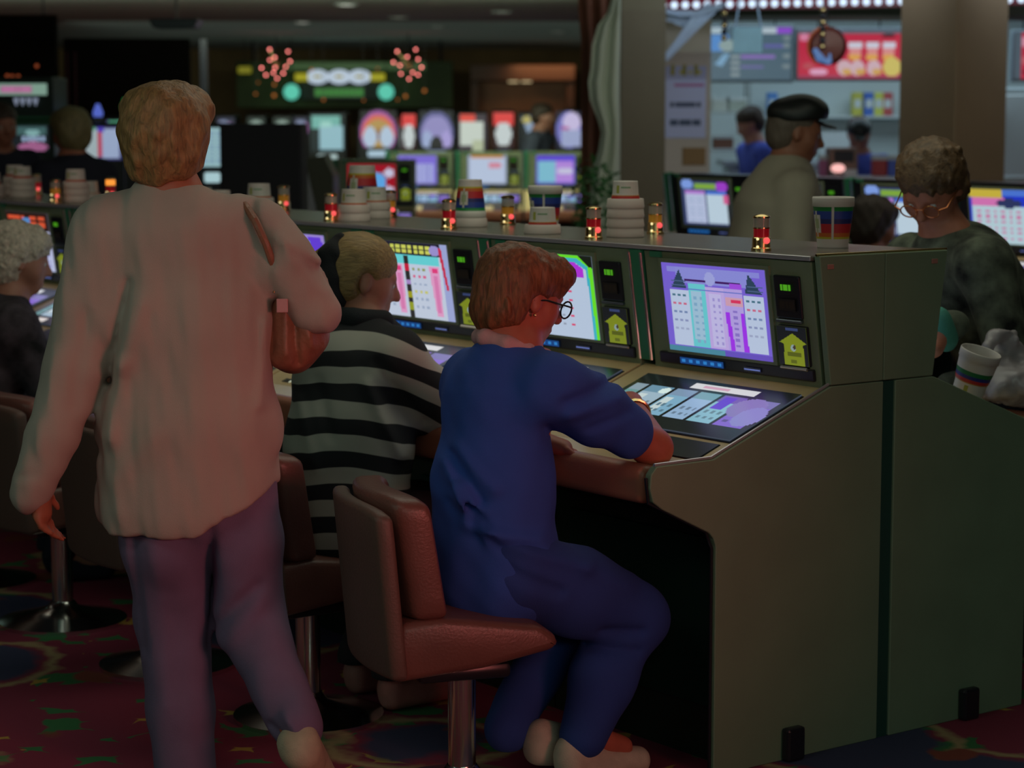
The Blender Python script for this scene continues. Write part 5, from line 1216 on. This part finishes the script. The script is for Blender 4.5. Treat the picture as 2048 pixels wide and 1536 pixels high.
sheet('sheer_cloth', [(-8, 1225, 1240), (25, 1215, 1240), (50, 1196, 1240), (90, 1184, 1240), (140, 1181, 1239), (165, 1176, 1239), (200, 1180, 1239), (240, 1196, 1240), (265, 1203, 1240), (300, 1198, 1240), (340, 1185, 1240), (420, 1180, 1240), (600, 1180, 1240), (760, 1180, 1240)], M_SHEER, t2, t2.location, 12.72, .03, 2)
# leafy plant
q = at(1190, 380, 11.9); t = empty('potted_plant', (q.x, q.y, 0), 0, 'leafy dark green plant at the foot of the sheer curtain', 'plant')
MB().lathe([(.12, 0), (.16, .3), (.17, .32), (.15, .32), (.13, .28)], 20).build('pot', M_DKBROWN, t, True); MB().tube([(0, 0, .28), (.01, 0, .8), (0, .02, 1.15)], [.02, .016, .01], 8).build('stem', mat('bark', (.06, .04, .02)), t)
V, F = [], []; rs = np.random.RandomState(5)
for i in range(420):
    d = rs.normal(size=3); d /= np.linalg.norm(d); c = np.array([0, 0, 1.08]) + d * np.array([.14, .14, .30]) * rs.uniform(.35, 1) ** .5; a = nrm(rs.normal(size=3)); b = nrm(np.cross(a, rs.normal(size=3))); L = rs.uniform(.035, .06); k0 = len(V)
    V += [c, c + a * L * .5 + b * L * .22, c + a * L, c + a * L * .5 - b * L * .22]; F.append((k0, k0 + 1, k0 + 2, k0 + 3))
lv = from_np('leaves', V, F, mat('leaf_green', (.03, .13, .03), rough=.5), t); lv['kind'] = 'stuff'

# bulb edged fascia over the food counter
A_, B_ = at(1205, 12, 14.3), at(2080, -11, 13.4); A_.z = B_.z = at(1225, 12, 14.25).z
t = empty('lighted_fascia', A_, math.atan2(B_.y - A_.y, B_.x - A_.x), 'red fascia edged with a row of white bulbs above the food counter', 'fascia'); LF = (B_ - A_).length
MB().box((0, .02, .0), (LF, .35, 2.62 - A_.z - .002), .004, 1).build('red_board', mat('fascia_red', (.25, .01, .03), rough=.4), t)
MB().box((0, -.0, -.035), (LF, .05, -.0), .004, 1).build('lower_rail', mat('rail_red', (.2, .03, .05), rough=.3), t)
for i in range(38): MB().ball((.045 + i * .071, -.006, .0), .023 if i > 1 else .016, 10).build('bulb', em('fascia_bulb', (185, 205, 225) , 1.6) if i > 1 else em('dim_bulb', (80, 70, 130), 1), t, True)
# pale ribbons (cobweb cloth) slung from the fascia
M_WEB = mat('web_cloth', (.55, .68, .9), rough=.7, alpha=.8, emis=None)
q = at(1330, 30, 13.9); t = empty('draped_cloth', q, 0, 'pale blue gauzy cloth slung from the bulb fascia and hanging to a point', 'cloth')
def ribbon(name, pts, w, D=13.9):
    P_ = [at(x, y, D) - q for x, y in pts]; V = []; F = []
    for i, p in enumerate(P_):
        d = (P_[min(i + 1, len(P_) - 1)] - P_[max(i - 1, 0)]).normalized(); n = Vector((-d.z, 0, d.x)); ww = w[i] if isinstance(w, (list, tuple)) else w
        for s in (-1, -.33, .33, 1): V.append(p + n * ww * s + Vector((0, .02 * math.sin(s * 3 + i), 0)))
    for i in range(len(P_) - 1):
        for k in range(3): F.append((i * 4 + k, i * 4 + k + 1, i * 4 + k + 5, i * 4 + k + 4))
    ob = from_np(name, V, F, M_WEB, t, True); md = ob.modifiers.new('thickness', 'SOLIDIFY'); md.thickness = .004
ribbon('long_strand', [(1208, 21), (1240, 26), (1280, 33), (1320, 38), (1370, 45), (1405, 49)], .009)
ribbon('swag', [(1312, 12), (1330, 22), (1360, 27), (1395, 27), (1425, 18), (1450, 9)], .016, 13.85)
ribbon('pointed_tail', [(1425, 14), (1395, 40), (1362, 80), (1335, 112), (1308, 143)], [.04, .045, .03, .022, .008], 13.88)
ribbon('gauze', [(1330, 24), (1352, 34), (1380, 40), (1408, 36)], [.01, .045, .06, .03], 13.92)
# hanging square and beads
q = at(1495, 80, 13.6); t = empty('hanging_square', q, 0, 'translucent teal square hanging on two pale cords in front of the menu', 'decoration')
MB().box((-.088, -.004, -.08), (.09, .004, .075), .003, 1).build('square', mat('teal_sheet', (.35, .65, .78), rough=.4, alpha=.6, noise=.1, nscale=8), t)
top = Vector((0, .0, 2.6 - q.z))
for x in (-.075, .08): MB().tube([(x, 0, .075), top], .006, 6).build('cord', mat('pale_cord', (.35, .5, .7)), t)
def beads(px, y0, y1, D, lab, n=4):
    q = at(px, y1, D); z1 = at(px, y0, D).z - q.z; t = empty('bead_string', q, 0, lab, 'decoration', 'black and gold bead strings')
    MB().tube([(0, 0, 0), (0, 0, 2.6 - q.z)], .003, 6).build('cord', M_BLACK, t)
    for i in range(n): MB().ball((0, 0, z1 * (i + .5) / n), .019, 12).build('bead', M_BRASS if i % 2 == 0 else M_BLACK, t, True)
    return t
beads(1448, 20, 82, 13.7, 'short black and gold bead string left of the teal square', 5)
beads(1645, 14, 100, 13.3, 'black and gold bead string in front of the round dark red decoration', 7)
q = at(1655, 92, 13.45); t = empty('round_decoration', q, 0, 'round dark red hanging decoration with an orange rim and a blue patch', 'decoration')
Mx = Matrix.Rotation(math.pi / 2, 4, 'X'); MB().lathe([(.02, -.035), (.09, -.03), (.115, 0), (.09, .03), (.02, .035)], 32, M=Mx).build('disc', mat('dark_red_gloss', (.14, .02, .015), rough=.3), t, True)
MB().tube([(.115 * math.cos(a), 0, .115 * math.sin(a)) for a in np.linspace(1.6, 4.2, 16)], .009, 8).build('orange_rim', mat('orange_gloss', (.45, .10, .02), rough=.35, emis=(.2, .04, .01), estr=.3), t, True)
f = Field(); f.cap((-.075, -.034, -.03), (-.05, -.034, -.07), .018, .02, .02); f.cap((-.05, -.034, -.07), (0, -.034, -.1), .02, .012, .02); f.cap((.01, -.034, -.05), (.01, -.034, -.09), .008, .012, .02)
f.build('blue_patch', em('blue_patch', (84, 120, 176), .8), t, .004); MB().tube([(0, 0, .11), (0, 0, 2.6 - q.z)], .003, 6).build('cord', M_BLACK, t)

# notice board wall piece
q = at(1372, 200, 14.6); t = empty('notice_board', (q.x, q.y, 0), 0, 'beige board beside the counter carrying a white paper notice', 'board')
MB().box((-.155, 0, 0), (.16, .3, 2.3), .006, 1).build('board', mat('beige_board', (.6, .52, .44), rough=.7), t)
pc = Pic(40, 70, (205, 212, 250)); pc.rect(0, 0, 1, .18, (175, 178, 215)); pc.dots(.05, .02, .95, .16, 4, 1, (190, 180, 90), .4); pc.rect(.22, .24, .95, .28, (190, 120, 180)); pc.dots(.12, .5, .88, .58, 6, 1, (90, 100, 130), .85); pc.dots(.12, .74, .88, .83, 7, 1, (80, 95, 125), .95)
raster('paper_notice', (at(1331, 0, 14.6).x - q.x, -.006, at(0, 132, 14.6).z), (at(1414, 0, 14.6).x - at(1331, 0, 14.6).x, 0, 0), (0, 0, at(0, 276, 14.6).z - at(0, 132, 14.6).z), pc.a / 1.0, mat('paper_print', (.5, .5, .5), rough=.6, attr='print'), t)
for i in range(3): MB().box((-.10 + i * .075, -.012, 1.86), (-.075 + i * .075, -.001, 1.93), .003, 1).build('yellow_tag', mat('yellow_tag', (.35, .3, .05)), t)
MB().box((-.02, -.01, at(0, 330, 14.6).z), (.13, -.001, at(0, 295, 14.6).z), .003, 1).build('orange_card', mat('orange_card', (.3, .17, .06)), t)

# food counter
KX0, KX1 = at(1420, 0, 16).x, 5.6
kw = MB().box((KX0 - .6, 19.4, 0), (6.2, 19.5, 2.62)).build('wall_kitchen', mat('kitchen_wall', (.62, .68, .68), rough=.5)); tag(kw, 'pale tiled wall at the back of the food counter', kind='structure')
kw = MB().box((KX0 - .1, 15.2, 2.27), (6.2, 16.0, 2.62)).build('trim_soffit', mat('soffit_olive', (.08, .08, .06), rough=.7)); tag(kw, 'dark soffit over the food counter', kind='structure')
kw = MB().box((KX0 - .3, 14.95, 0), (KX0 - .14, 19.4, 2.62)).build('wall_kitchen_side', mat('beige_board', (.4, .34, .28))); tag(kw, kind='structure')
t = empty('food_counter', (0, 0, 0), 0, 'dark front service counter of the food stand', 'counter')
MB().box((KX0 - .1, 15.4, 0), (5.6, 16.0, 1.14), .01, 1).build('counter_front', M_BLACK, t); MB().box((KX0 - .1, 15.36, 1.14), (5.6, 16.05, 1.18), .006, 1).build('counter_top', mat('counter_steel', (.35, .37, .37), rough=.35, metal=.7), t)
for px in (1510, 1665, 1850): c = at(px, 384, 15.35); MB().box((c.x - .07, -.02 + 15.38, .9), (c.x + .07, 15.4, 1.05), .01, 1).build('red_panel', mat('red_panel', (.3, .01, .03), rough=.4), t)
def board(lab, x0, x1, y0, y1, D, pic, cat='menu board'):
    a, b = at(x0, y0, D), at(x1, y1, D); t = empty('menu_board', (a.x, D, b.z), 0, lab, cat, 'lit menu boards over the food counter')
    w_, h_ = b.x - a.x, a.z - b.z
    MB().box((-.02, .0, -.02), (w_ + .02, .08, h_ + .02), .008, 1).build('frame', mat('menu_frame', (.2, .24, .28), rough=.5), t)
    raster('lit_panel', (0, -.006, h_), (w_, 0, 0), (0, 0, -h_), pic, SCREEN, t)
    for x in (w_ * .2, w_ * .8): MB().tube([(x, .04, h_ + .02), (x, .04, 2.62 - b.z)], .008, 6).build('hanger', M_BLACK, t)
pc = Pic(64, 44, (70, 92, 106)); pc.rect(0, .0, .17, .12, (160, 180, 190)); pc.rect(.62, 0, .82, .12, (165, 180, 190)).rect(.82, 0, 1, .12, (130, 70, 190)); pc.rect(0, .14, .22, .45, (80, 130, 190)); pc.ell(.2, .34, .1, .12, (130, 150, 150))
pc.poly([(.05, .7), (.16, .5), (.24, .5), (.14, .75)], (110, 150, 180)); pc.dots(.22, .5, .38, .95, 1, 4, (120, 135, 140), .7); pc.rect(.38, .52, .8, .6, (125, 100, 170)).rect(.38, .72, .66, .78, (100, 95, 150)); pc.rect(.65, .32, .9, .38, (90, 90, 150))
for y in (.2, .34, .54, .74): pc.ell(.94, y, .05, .045, (110, 125, 130))
board('grey menu board with purple text lines above the counter', 1422, 1582, 55, 160, 17.2, pc.a)
pc = Pic(80, 40, (176, 34, 62)); pc.rect(0, 0, 1, .07, (86, 92, 104)); pc.ell(.06, .15, .05, .08, (200, 120, 150)); pc.rect(.0, .93, 1, 1, (150, 50, 80))
for i, x in enumerate((.55, .72, .88)):
    pc.rect(x - .06, .24, x + .07, .38, (190, 190, 205)); pc.rect(x - .05, .38, x + .06, .58, (200, 130, 130)); pc.ell(x, .56, .06, .07, (205, 150, 70))
for i, x in enumerate((.45, .58, .74)): pc.ell(x, .78, .07, .16, (190, 160, 170)); pc.ell(x + .03, .86, .05, .07, (190, 150, 80))
pc.ell(.92, .76, .09, .2, (190, 175, 90)); pc.ell(.2, .86, .09, .07, (205, 150, 180)); pc.ell(.1, .74, .06, .06, (170, 70, 80)); pc.ell(.88, .12, .07, .04, (70, 20, 30))
board('red menu board with rows of pale food pictures', 1597, 1800, 60, 157, 17.2, pc.a)
pc = Pic(30, 40, (170, 34, 60)); pc.ell(.25, .2, .3, .1, (200, 130, 150)); pc.ell(.4, .6, .3, .12, (180, 80, 90)); pc.ell(.5, .85, .35, .08, (80, 20, 30)); pc.rect(0, 0, .12, 1, (70, 84, 94))
board('red menu board cut off by the right edge of the photo', 2030, 2130, 65, 158, 17.2, pc.a)
M_STEEL = mat('steel', (.42, .46, .47), rough=.35, metal=.6); M_WHITE = mat('white_plastic', (.6, .62, .62), rough=.5)
def prop(name, lab, cat, px, py, D, build, group=None):
    q = at(px, py, D); t = empty(name, q, 0, lab, cat, group); build(t); return t
# kitchen furniture and goods
def rack(t):
    for x in (-.17, .17):
        for y in (0, .3): MB().tube([(x, y, -t.location.z), (x, y, .95)], .012, 8).build('upright', M_STEEL, t)
    for z in (-.35, -.05, .25, .55, .9): MB().box((-.19, -.02, z), (.19, .32, z + .02), .003, 1).build('shelf', M_STEEL, t)
rk = prop('steel_rack', 'tall steel rack at the left side of the kitchen', 'rack', 1455, 290, 17.9, rack)
for px, py, c, lab, nm, s in [(1440, 258, (.5, .5, .45), 'pale box on the second shelf of the steel rack', 'box', (.07, .07, .05)), (1472, 205, (.4, .42, .36), 'grey box high on the steel rack', 'box', (.08, .07, .05)), (1445, 315, (.2, .08, .05), 'brown box low on the steel rack', 'box', (.08, .07, .05)), (1462, 183, (.55, .5, .38), 'cream carton above the steel rack shelf', 'box', (.05, .06, .06))]:
    def bb(t, s=s, c=c):
        MB().box((-s[0], -s[1], 0), (s[0], s[1], s[2] * 2), .006, 2).build('carton', mat('carton_%d' % int(c[0] * 100 + c[2] * 10), c, rough=.7), t); MB().box((-s[0] - .003, -s[1] - .003, s[2] * 1.6), (s[0] + .003, s[1] + .003, s[2] * 2 + .005), .002, 1).build('lid', M_WHITE, t)
    tt = prop(nm, lab, 'box', px, py, 18.05, bb, 'cartons on the steel rack'); zs = [rk.location.z + z + .02 for z in (-.35, -.05, .25, .55, .9)]; tt.location.z = min(zs, key=lambda z: abs(z - tt.location.z)); tt.location.x = rk.location.x + max(-.1, min(.1, tt.location.x - rk.location.x))
def bench(t):
    MB().box((-1.0, 0, -t.location.z + .1), (1.5, .5, -.05), .01, 1).build('cupboard', M_STEEL, t); MB().box((-1.05, -.03, -.05), (1.52, .53, 0), .005, 1).build('worktop', M_STEEL, t)
bn = prop('work_bench', 'long steel work bench along the kitchen back wall', 'bench', 1700, 320, 18.4, bench)
def shelf(t): MB().box((-.9, 0, -.02), (.9, .3, 0), .004, 1).build('board', M_WHITE, t); [MB().box((x, .0, -.2), (x + .02, .3, -.02), .002, 1).build('bracket', M_STEEL, t) for x in (-.7, .7)]
sh = prop('wall_shelf', 'white wall shelf with bright packets above the kitchen bench', 'shelf', 1740, 232, 19.08, shelf)
for px, c, lab in [(1715, (.55, .5, .08), 'yellow packet at the left of the blue packet'), (1738, (.06, .14, .5), 'blue packet on the kitchen shelf'), (1757, (.6, .6, .1), 'yellow packet right of the blue packet'), (1775, (.5, .08, .08), 'red packet on the kitchen shelf'), (1560, (.1, .25, .6), 'light blue packet on the shelf behind the cap peak')]:
    def pk(t, c=c): MB().box((-.045, 0, 0), (.045, .12, .2), .01, 2).build('packet_body', mat('packet_%d%d' % (c[0] * 100, c[2] * 100), c, rough=.5), t); MB().box((-.03, -.004, .07), (.03, 0, .14), .001, 1).build('packet_label', M_WHITE, t)
    tt = prop('packet', lab, 'packet', px, 232, 19.15, pk, 'packets on the kitchen shelf'); tt.location.z = sh.location.z
    if px == 1560: tt.location.x = sh.location.x - .82
for i in range(6):
    def cups(t):
        for k in range(5): MB().lathe([(.034, .03 * k), (.045, .03 * k + .11), (.041, .03 * k + .11), (.031, .03 * k + .01)], 14).build('cup', M_WHITE, t, True)
    tt = prop('cup_stack', '%s stack of white paper cups in the row on the kitchen bench' % ['leftmost', 'second', 'third', 'fourth', 'fifth', 'rightmost'][i], 'cups', 1648 + i * 11.5, 300, 18.55, cups, 'row of white cup stacks on the kitchen bench'); tt.location.z = bn.location.z
def lampf(t): MB().ball((0, 0, .06), .05, 14, (1, .7, .6)).build('lamp_shade', em('pink_lamp', (225, 165, 160), 1.5), t, True); MB().lathe([(.05, 0), (.05, .015), (.01, .03), (.01, .05)], 12).build('foot', M_BLACK, t); MB().box((-.012, -.012, .02), (.012, .012, .06), .002, 1).build('stem', M_BLACK, t)
tt = prop('heat_lamp', 'small pink glowing lamp on the service counter', 'lamp', 1676, 330, 15.6, lampf); tt.location.z = 1.18
def reg(t): MB().box((-.1, 0, 0), (.1, .25, .2), .012, 2).build('register_body', mat('register_brown', (.25, .14, .10), rough=.5), t); MB().box((-.07, -.006, .1), (.07, 0, .18), .003, 1).build('register_screen', M_BLACK, t); MB().box((-.09, -.04, 0), (.09, 0, .05), .005, 1).build('keypad', M_WHITE, t)
tt = prop('cash_register', 'brown cash register behind the pink lamp', 'register', 1688, 300, 15.75, reg); tt.location.z = 1.18
for px, c, lab in ((1652, (.5, .15, .3), 'pink white carton left of the cash register'), (1758, (.5, .06, .06), 'red carton right of the blue shirted worker'), (1788, (.1, .15, .55), 'blue carton near the wide column')):
    def bb(t, c=c): MB().box((-.05, 0, 0), (.05, .1, .14), .006, 1).build('carton', mat('carton_c%d' % int(c[0] * 100 + c[2] * 10), c), t); MB().box((-.052, -.002, .11), (.052, .102, .145), .003, 1).build('lid', M_WHITE, t)
    tt = prop('carton', lab, 'box', px, 330, 15.9, bb, 'cartons on the service counter'); tt.location.z = 1.18; tt.location.y = 15.85
def fridge(t): MB().box((-.3, 0, -t.location.z), (.3, .5, .25), .02, 2).build('fridge_body', M_STEEL, t); MB().box((-.27, -.02, -.9), (.27, 0, .2), .01, 1).build('fridge_door', M_WHITE, t); MB().tube([(-.22, -.05, -.2), (-.22, -.05, .1)], .01, 8).build('handle', M_CHROME, t)
prop('fridge', 'pale fridge visible right of the wide column', 'fridge', 2062, 240, 17.6, fridge)
# seated person at the second bank
sb = st0.copy(); sb = copy_tree(st0); sb.location = bank(3.08, 3.0); sb.rotation_euler = (0, 0, BROT); tag(sb, 'stool at the far bank under the dark haired sitter', 'stool', 'swivel stools along the bank')
seated(bank(3.10, 3.0), 'dark haired person in brown sitting at the far bank, seen from behind', (1748, 450), 9.6, skin('man', (.36, .14, .08)), hairm('very_dark', (.045, .03, .02), .3), cloth('dark_brown_top', (.05, .03, .02)), NAVY, (.8, .6), seed=500, curl=False)
# ================================================================== things on the ledge
LZ = 1.2467
def bucket_mesh(emblem=True, k=1.0, low=False):
    """open plastic cup, rainbow bands; colours printed per face"""
    seg = 48; prof = [(.0405, 0), (.0405, .003), (.0415, .018), (.0425, .0235), (.0432, .029), (.0445, .0395), (.046, .051), (.0475, .063), (.0492, .076), (.0502, .086), (.0512, .096), (.0525, .107), (.0545, .108), (.055, .129), (.0535, .132), (.052, .13), (.0505, .11), (.039, .004)]
    W = (.62, .56, .52); cols = [W, W, W, (.5, .42, .03), (.55, .12, .02), (.5, .02, .03), (.5, .02, .03), (.02, .025, .14), (.02, .05, .3), (.02, .05, .3), (.01, .2, .04), W, W, W, W, W, W, W]
    if low: prof = [(.0405, 0), (.0405, .003), (.0415, .014), (.0418, .018), (.0425, .0235), (.043, .04), (.0445, .046), (.0455, .049), (.0470, .058), (.0485, .068), (.0500, .08), (.0512, .096), (.0525, .107), (.0545, .108), (.055, .129), (.0535, .132), (.052, .13), (.0505, .11), (.039, .004)]; cols = [W, W, W, W, W, W, (.5, .2, .04), (.5, .03, .03), (.02, .03, .2), (.01, .16, .05)] + [W] * 9
    V, F, Cc = [], [], []
    for r, z in prof:
        for i in range(seg): a = 2 * math.pi * i / seg; V.append((r * k * math.cos(a), r * k * math.sin(a), z * k))
    for j in range(len(prof) - 1):
        for i in range(seg):
            F.append((j * seg + i, j * seg + (i + 1) % seg, (j + 1) * seg + (i + 1) % seg, (j + 1) * seg + i)); c = cols[j]
            ph = i % 24
            if low:
                if j == 3 and 2 <= ph <= 7: c = (.2, .32, .18)
                if j in (2, 3, 4) and ph in (9, 10): c = (.36, .36, .06)
            elif emblem and j < 14:
                if 4 <= j <= 9 and (ph - 8) ** 2 / 9 + (j - 6.5) ** 2 / 7 < 1: c = (.35, .38, .22) if (ph - 8) ** 2 / 3 + (j - 6.5) ** 2 / 3 < 1 else W
            if not low and ph == 16 and 3 <= j <= 11: c = W
            Cc.append(c)
    F.append(tuple(range(seg - 1, -1, -1))); Cc.append(W); n0 = (len(prof) - 1) * seg; F.append(tuple(range(n0, n0 + seg))); Cc.append(W)
    return V, F, Cc
def bucket(low=False):
    V, F, Cc = bucket_mesh(low=low)
    o = from_np('cup', V, F, mat('cup_plastic', (.6, .6, .6), rough=.45, attr='print'), None, True)
    A = o.data.color_attributes.new('print', 'FLOAT_COLOR', 'CORNER'); buf = []
    for p in o.data.polygons: buf += [*Cc[p.index], 1] * p.loop_total
    A.data.foreach_set('color', buf); return o
CUP0 = bucket(); CUP0.name = 'plastic_cup'
TUB0 = MB().lathe([(.0475, 0), (.0535, .001), (.0545, .006), (.0535, .011), (.0520, .026), (.0500, .028), (.0475, .027)], 40, closed=False).build('ring_cup', mat('tub_white', (.60, .50, .46), rough=.5), None, True)
CUP1 = bucket(True); CUP1.name = 'plastic_cup'
first = {'c': CUP0, 't': TUB0, 'l': CUP1}
def put(kind, t, s, z, inv, rz, lab, group, k=1.0, loc=None, rot=None):
    src = first[kind]; o = src if not src.get('label') else src.copy()
    if o is not src: COL.objects.link(o)
    p = bank(t, s, z) if loc is None else loc
    o.location = p; o.rotation_euler = (math.pi if inv else 0, 0, rz) if rot is None else rot; o.scale = (k, k, k)
    if inv: o.location.z += .132 * k
    tag(o, lab, 'cup', group)
    return o
def stack(t, s, ntub, where, top=True, full=False, ztop=None, rz=0.0, k=.86):
    for i in range(ntub): put('t', t, s, LZ + i * .0272, False, 0, '%s white cup rim %s' % (['lowest', 'second', 'third', 'top'][i] if ntub > 1 else 'single', where), 'stacked white cup rims')
    if top:
        z = LZ + ntub * .0272 - (.132 * k - .05 if not full else -.0005)
        put('c' if full else 'l', t, s, z, True, rz, 'upturned striped white cup %s' % where, None, k)
put('c', .30, .238, LZ, False, -.75, 'upright rainbow striped cup at the end of the ledge', None, 1.0)
stack(.2, .967, 4, 'on the tall stack behind the auburn hair, between two lamps', rz=2.2)
stack(.2, 1.724, 1, 'on the low ring left of the auburn hair', full=True, rz=2.2, k=.9)
put('c', .35, 1.536, LZ, False, -.7, 'upright rainbow striped cup half hidden above the auburn hair', None, .98)
stack(.12, 1.25, 1, 'in front of the upright cup above the auburn hair', rz=2.2, k=.9)
stack(.12, 2.27, 2, 'at the front of the group over the ponytail', rz=2.0, k=.95)
stack(.30, 2.42, 2, 'behind the group over the ponytail', rz=2.4, k=.95)
stack(.38, 2.62, 1, 'rearmost and tallest before the red screen', full=True, rz=2.1, k=1.1)
stack(.2, 3.02, 2, 'right of the black cabinet foot', rz=2.2, k=.95)
stack(.14, 3.20, 1, 'in the row before the black cabinet', rz=2.4, k=.95)
stack(.24, 3.52, 1, 'by the ginger haired neck', rz=2.4, k=1.0)
stack(.14, 3.62, 1, 'nearest the ginger haired neck', rz=1.8, k=.95)
stack(.15, 4.40, 3, 'left of the orange lit lamp', rz=2.2, k=.9)
stack(.28, 4.56, 1, 'behind the stack left of the orange lit lamp', rz=2.0, k=1.0)
stack(.2, 5.02, 3, 'near the left end of the ledge', rz=2.2)
stack(.12, 5.16, 2, 'in front near the left end of the ledge', rz=2.2)
stack(.3, 5.32, 3, 'at the left edge of the photo', rz=2.2)

M_LC = mat('clear_lens', (.5, .42, .36), rough=.15, alpha=.75); M_LA = mat('amber_lens', (.5, .25, .03), rough=.15, emis=(.5, .2, .02), estr=.12); M_LR = mat('red_lens', (.4, .01, .02), rough=.15, emis=(.5, .01, .02), estr=.12)
M_LIT = em('lit_pink', (235, 80, 80), 1.3); M_LITO = em('lit_orange', (235, 140, 50), 1.3); M_GLINT = em('glint_glow', (230, 210, 150), 1.6)
def tower(k, lab, t, s, lit=False, two=True):
    p = bank(t, s, LZ); r = empty('signal_lamp', p, 0, lab, 'lamp', 'small tiered signal lamps on the ledge')
    R_ = .0235; MB().lathe([(R_ * 1.1, 0), (R_ * 1.1, .006), (R_, .008), (R_, .032), (R_ * .9, .034)], 24).build('brass_base', M_BRASS, r, True)
    MB().lathe([(R_ * .86, .034), (R_ * .86, .056)], 24).build('red_lens', M_LR if k % 2 else M_LA, r, True)
    MB().lathe([(R_ * .95, .056), (R_ * .95, .059)], 24).build('ring', M_BRASS, r, True)
    MB().lathe([(R_ * .86, .059), (R_ * .86, .083)], 24).build('clear_lens', M_LITO if lit else M_LC, r, True)
    MB().lathe([(R_ * .95, .083), (R_ * .95, .087), (R_ * .6, .092), (.004, .093)], 24).build('brass_cap', M_BRASS, r, True)
    MB().ball((.011, -.0235, .026), .0085, 12).build('pilot_light', M_LIT, r, True)
    for z in (.010, .030): MB().ball((-.012, -.0225, z), .0035, 8).build('brass_glint', M_GLINT, r, True)  # small glowing balls stand in for gold highlights on the brass
T_ = [(1, .06, .253, 'lamp nearest the end of the ledge, beside the striped cup'), (2, .38, 1.047, 'lamp just right of the tall white cup stack'), (3, .06, .936, 'lamp just left of the tall white cup stack'), (4, .38, 1.77, 'lamp left of the half hidden upright cup'),
      (5, .06, 1.64, 'lamp left of the cup above the auburn hair'), (6, .38, 2.447, 'lamp right of the cup group over the ponytail'), (7, .06, 2.315, 'lamp left of the cup group over the ponytail'), (8, .38, 3.15, 'lamp at the right foot of the black cabinet'),
      (9, .38, 4.55, 'orange lit lamp left of the ginger hair'), (10, .06, 4.4, 'lamp with a red lens far left on the ledge'), (11, .38, 5.27, 'leftmost lamp, partly behind the cups')]
for k, t, s, lab in T_: tower(k, 'small tiered signal ' + lab, t, s, lit=(k == 9))

# lying cup and plastic bag on the far console, papers
o = put('l', 0, 0, 0, False, 0, 'white cup with thin stripes leaning beside the plastic bag on the far console', None, 1.0, loc=bank(.64, .07, .845), rot=(math.radians(8), math.radians(16), math.radians(-10)))
q = bank(.95, .17, .778); t = empty('plastic_bag', q, 0, 'crumpled translucent plastic bag on the far console at the right edge', 'bag')
f = Field(); F3 = lambda a, b, c: V3(VX * a + VS * b) + V3((0, 0, c))
f.ell(F3(-.07, 0, .085), (.11, .10, .06), None, .04); f.ell(F3(.05, -.02, .06), (.12, .11, .055), None, .04); f.ell(F3(.14, 0, .035), (.09, .1, .04), None, .04); f.ell(F3(-.02, .05, .12), (.07, .06, .05), None, .04)
f.chain([F3(-.12, 0, .12), F3(-.12, 0, .175), F3(-.085, 0, .205), F3(-.04, .0, .20), F3(.0, 0, .15), F3(.03, 0, .09)], [.012, .01, .011, .014, .018, .02], .02)
c1 = wob(601, .009, 38); c2 = curls(602, .006, 60); f.disp = lambda x, y, z: c1(x, y, z) + c2(x, y, z)
f.build('bag_body', mat('bag_film', (.46, .41, .43), rough=.3, alpha=.8), t, .006)
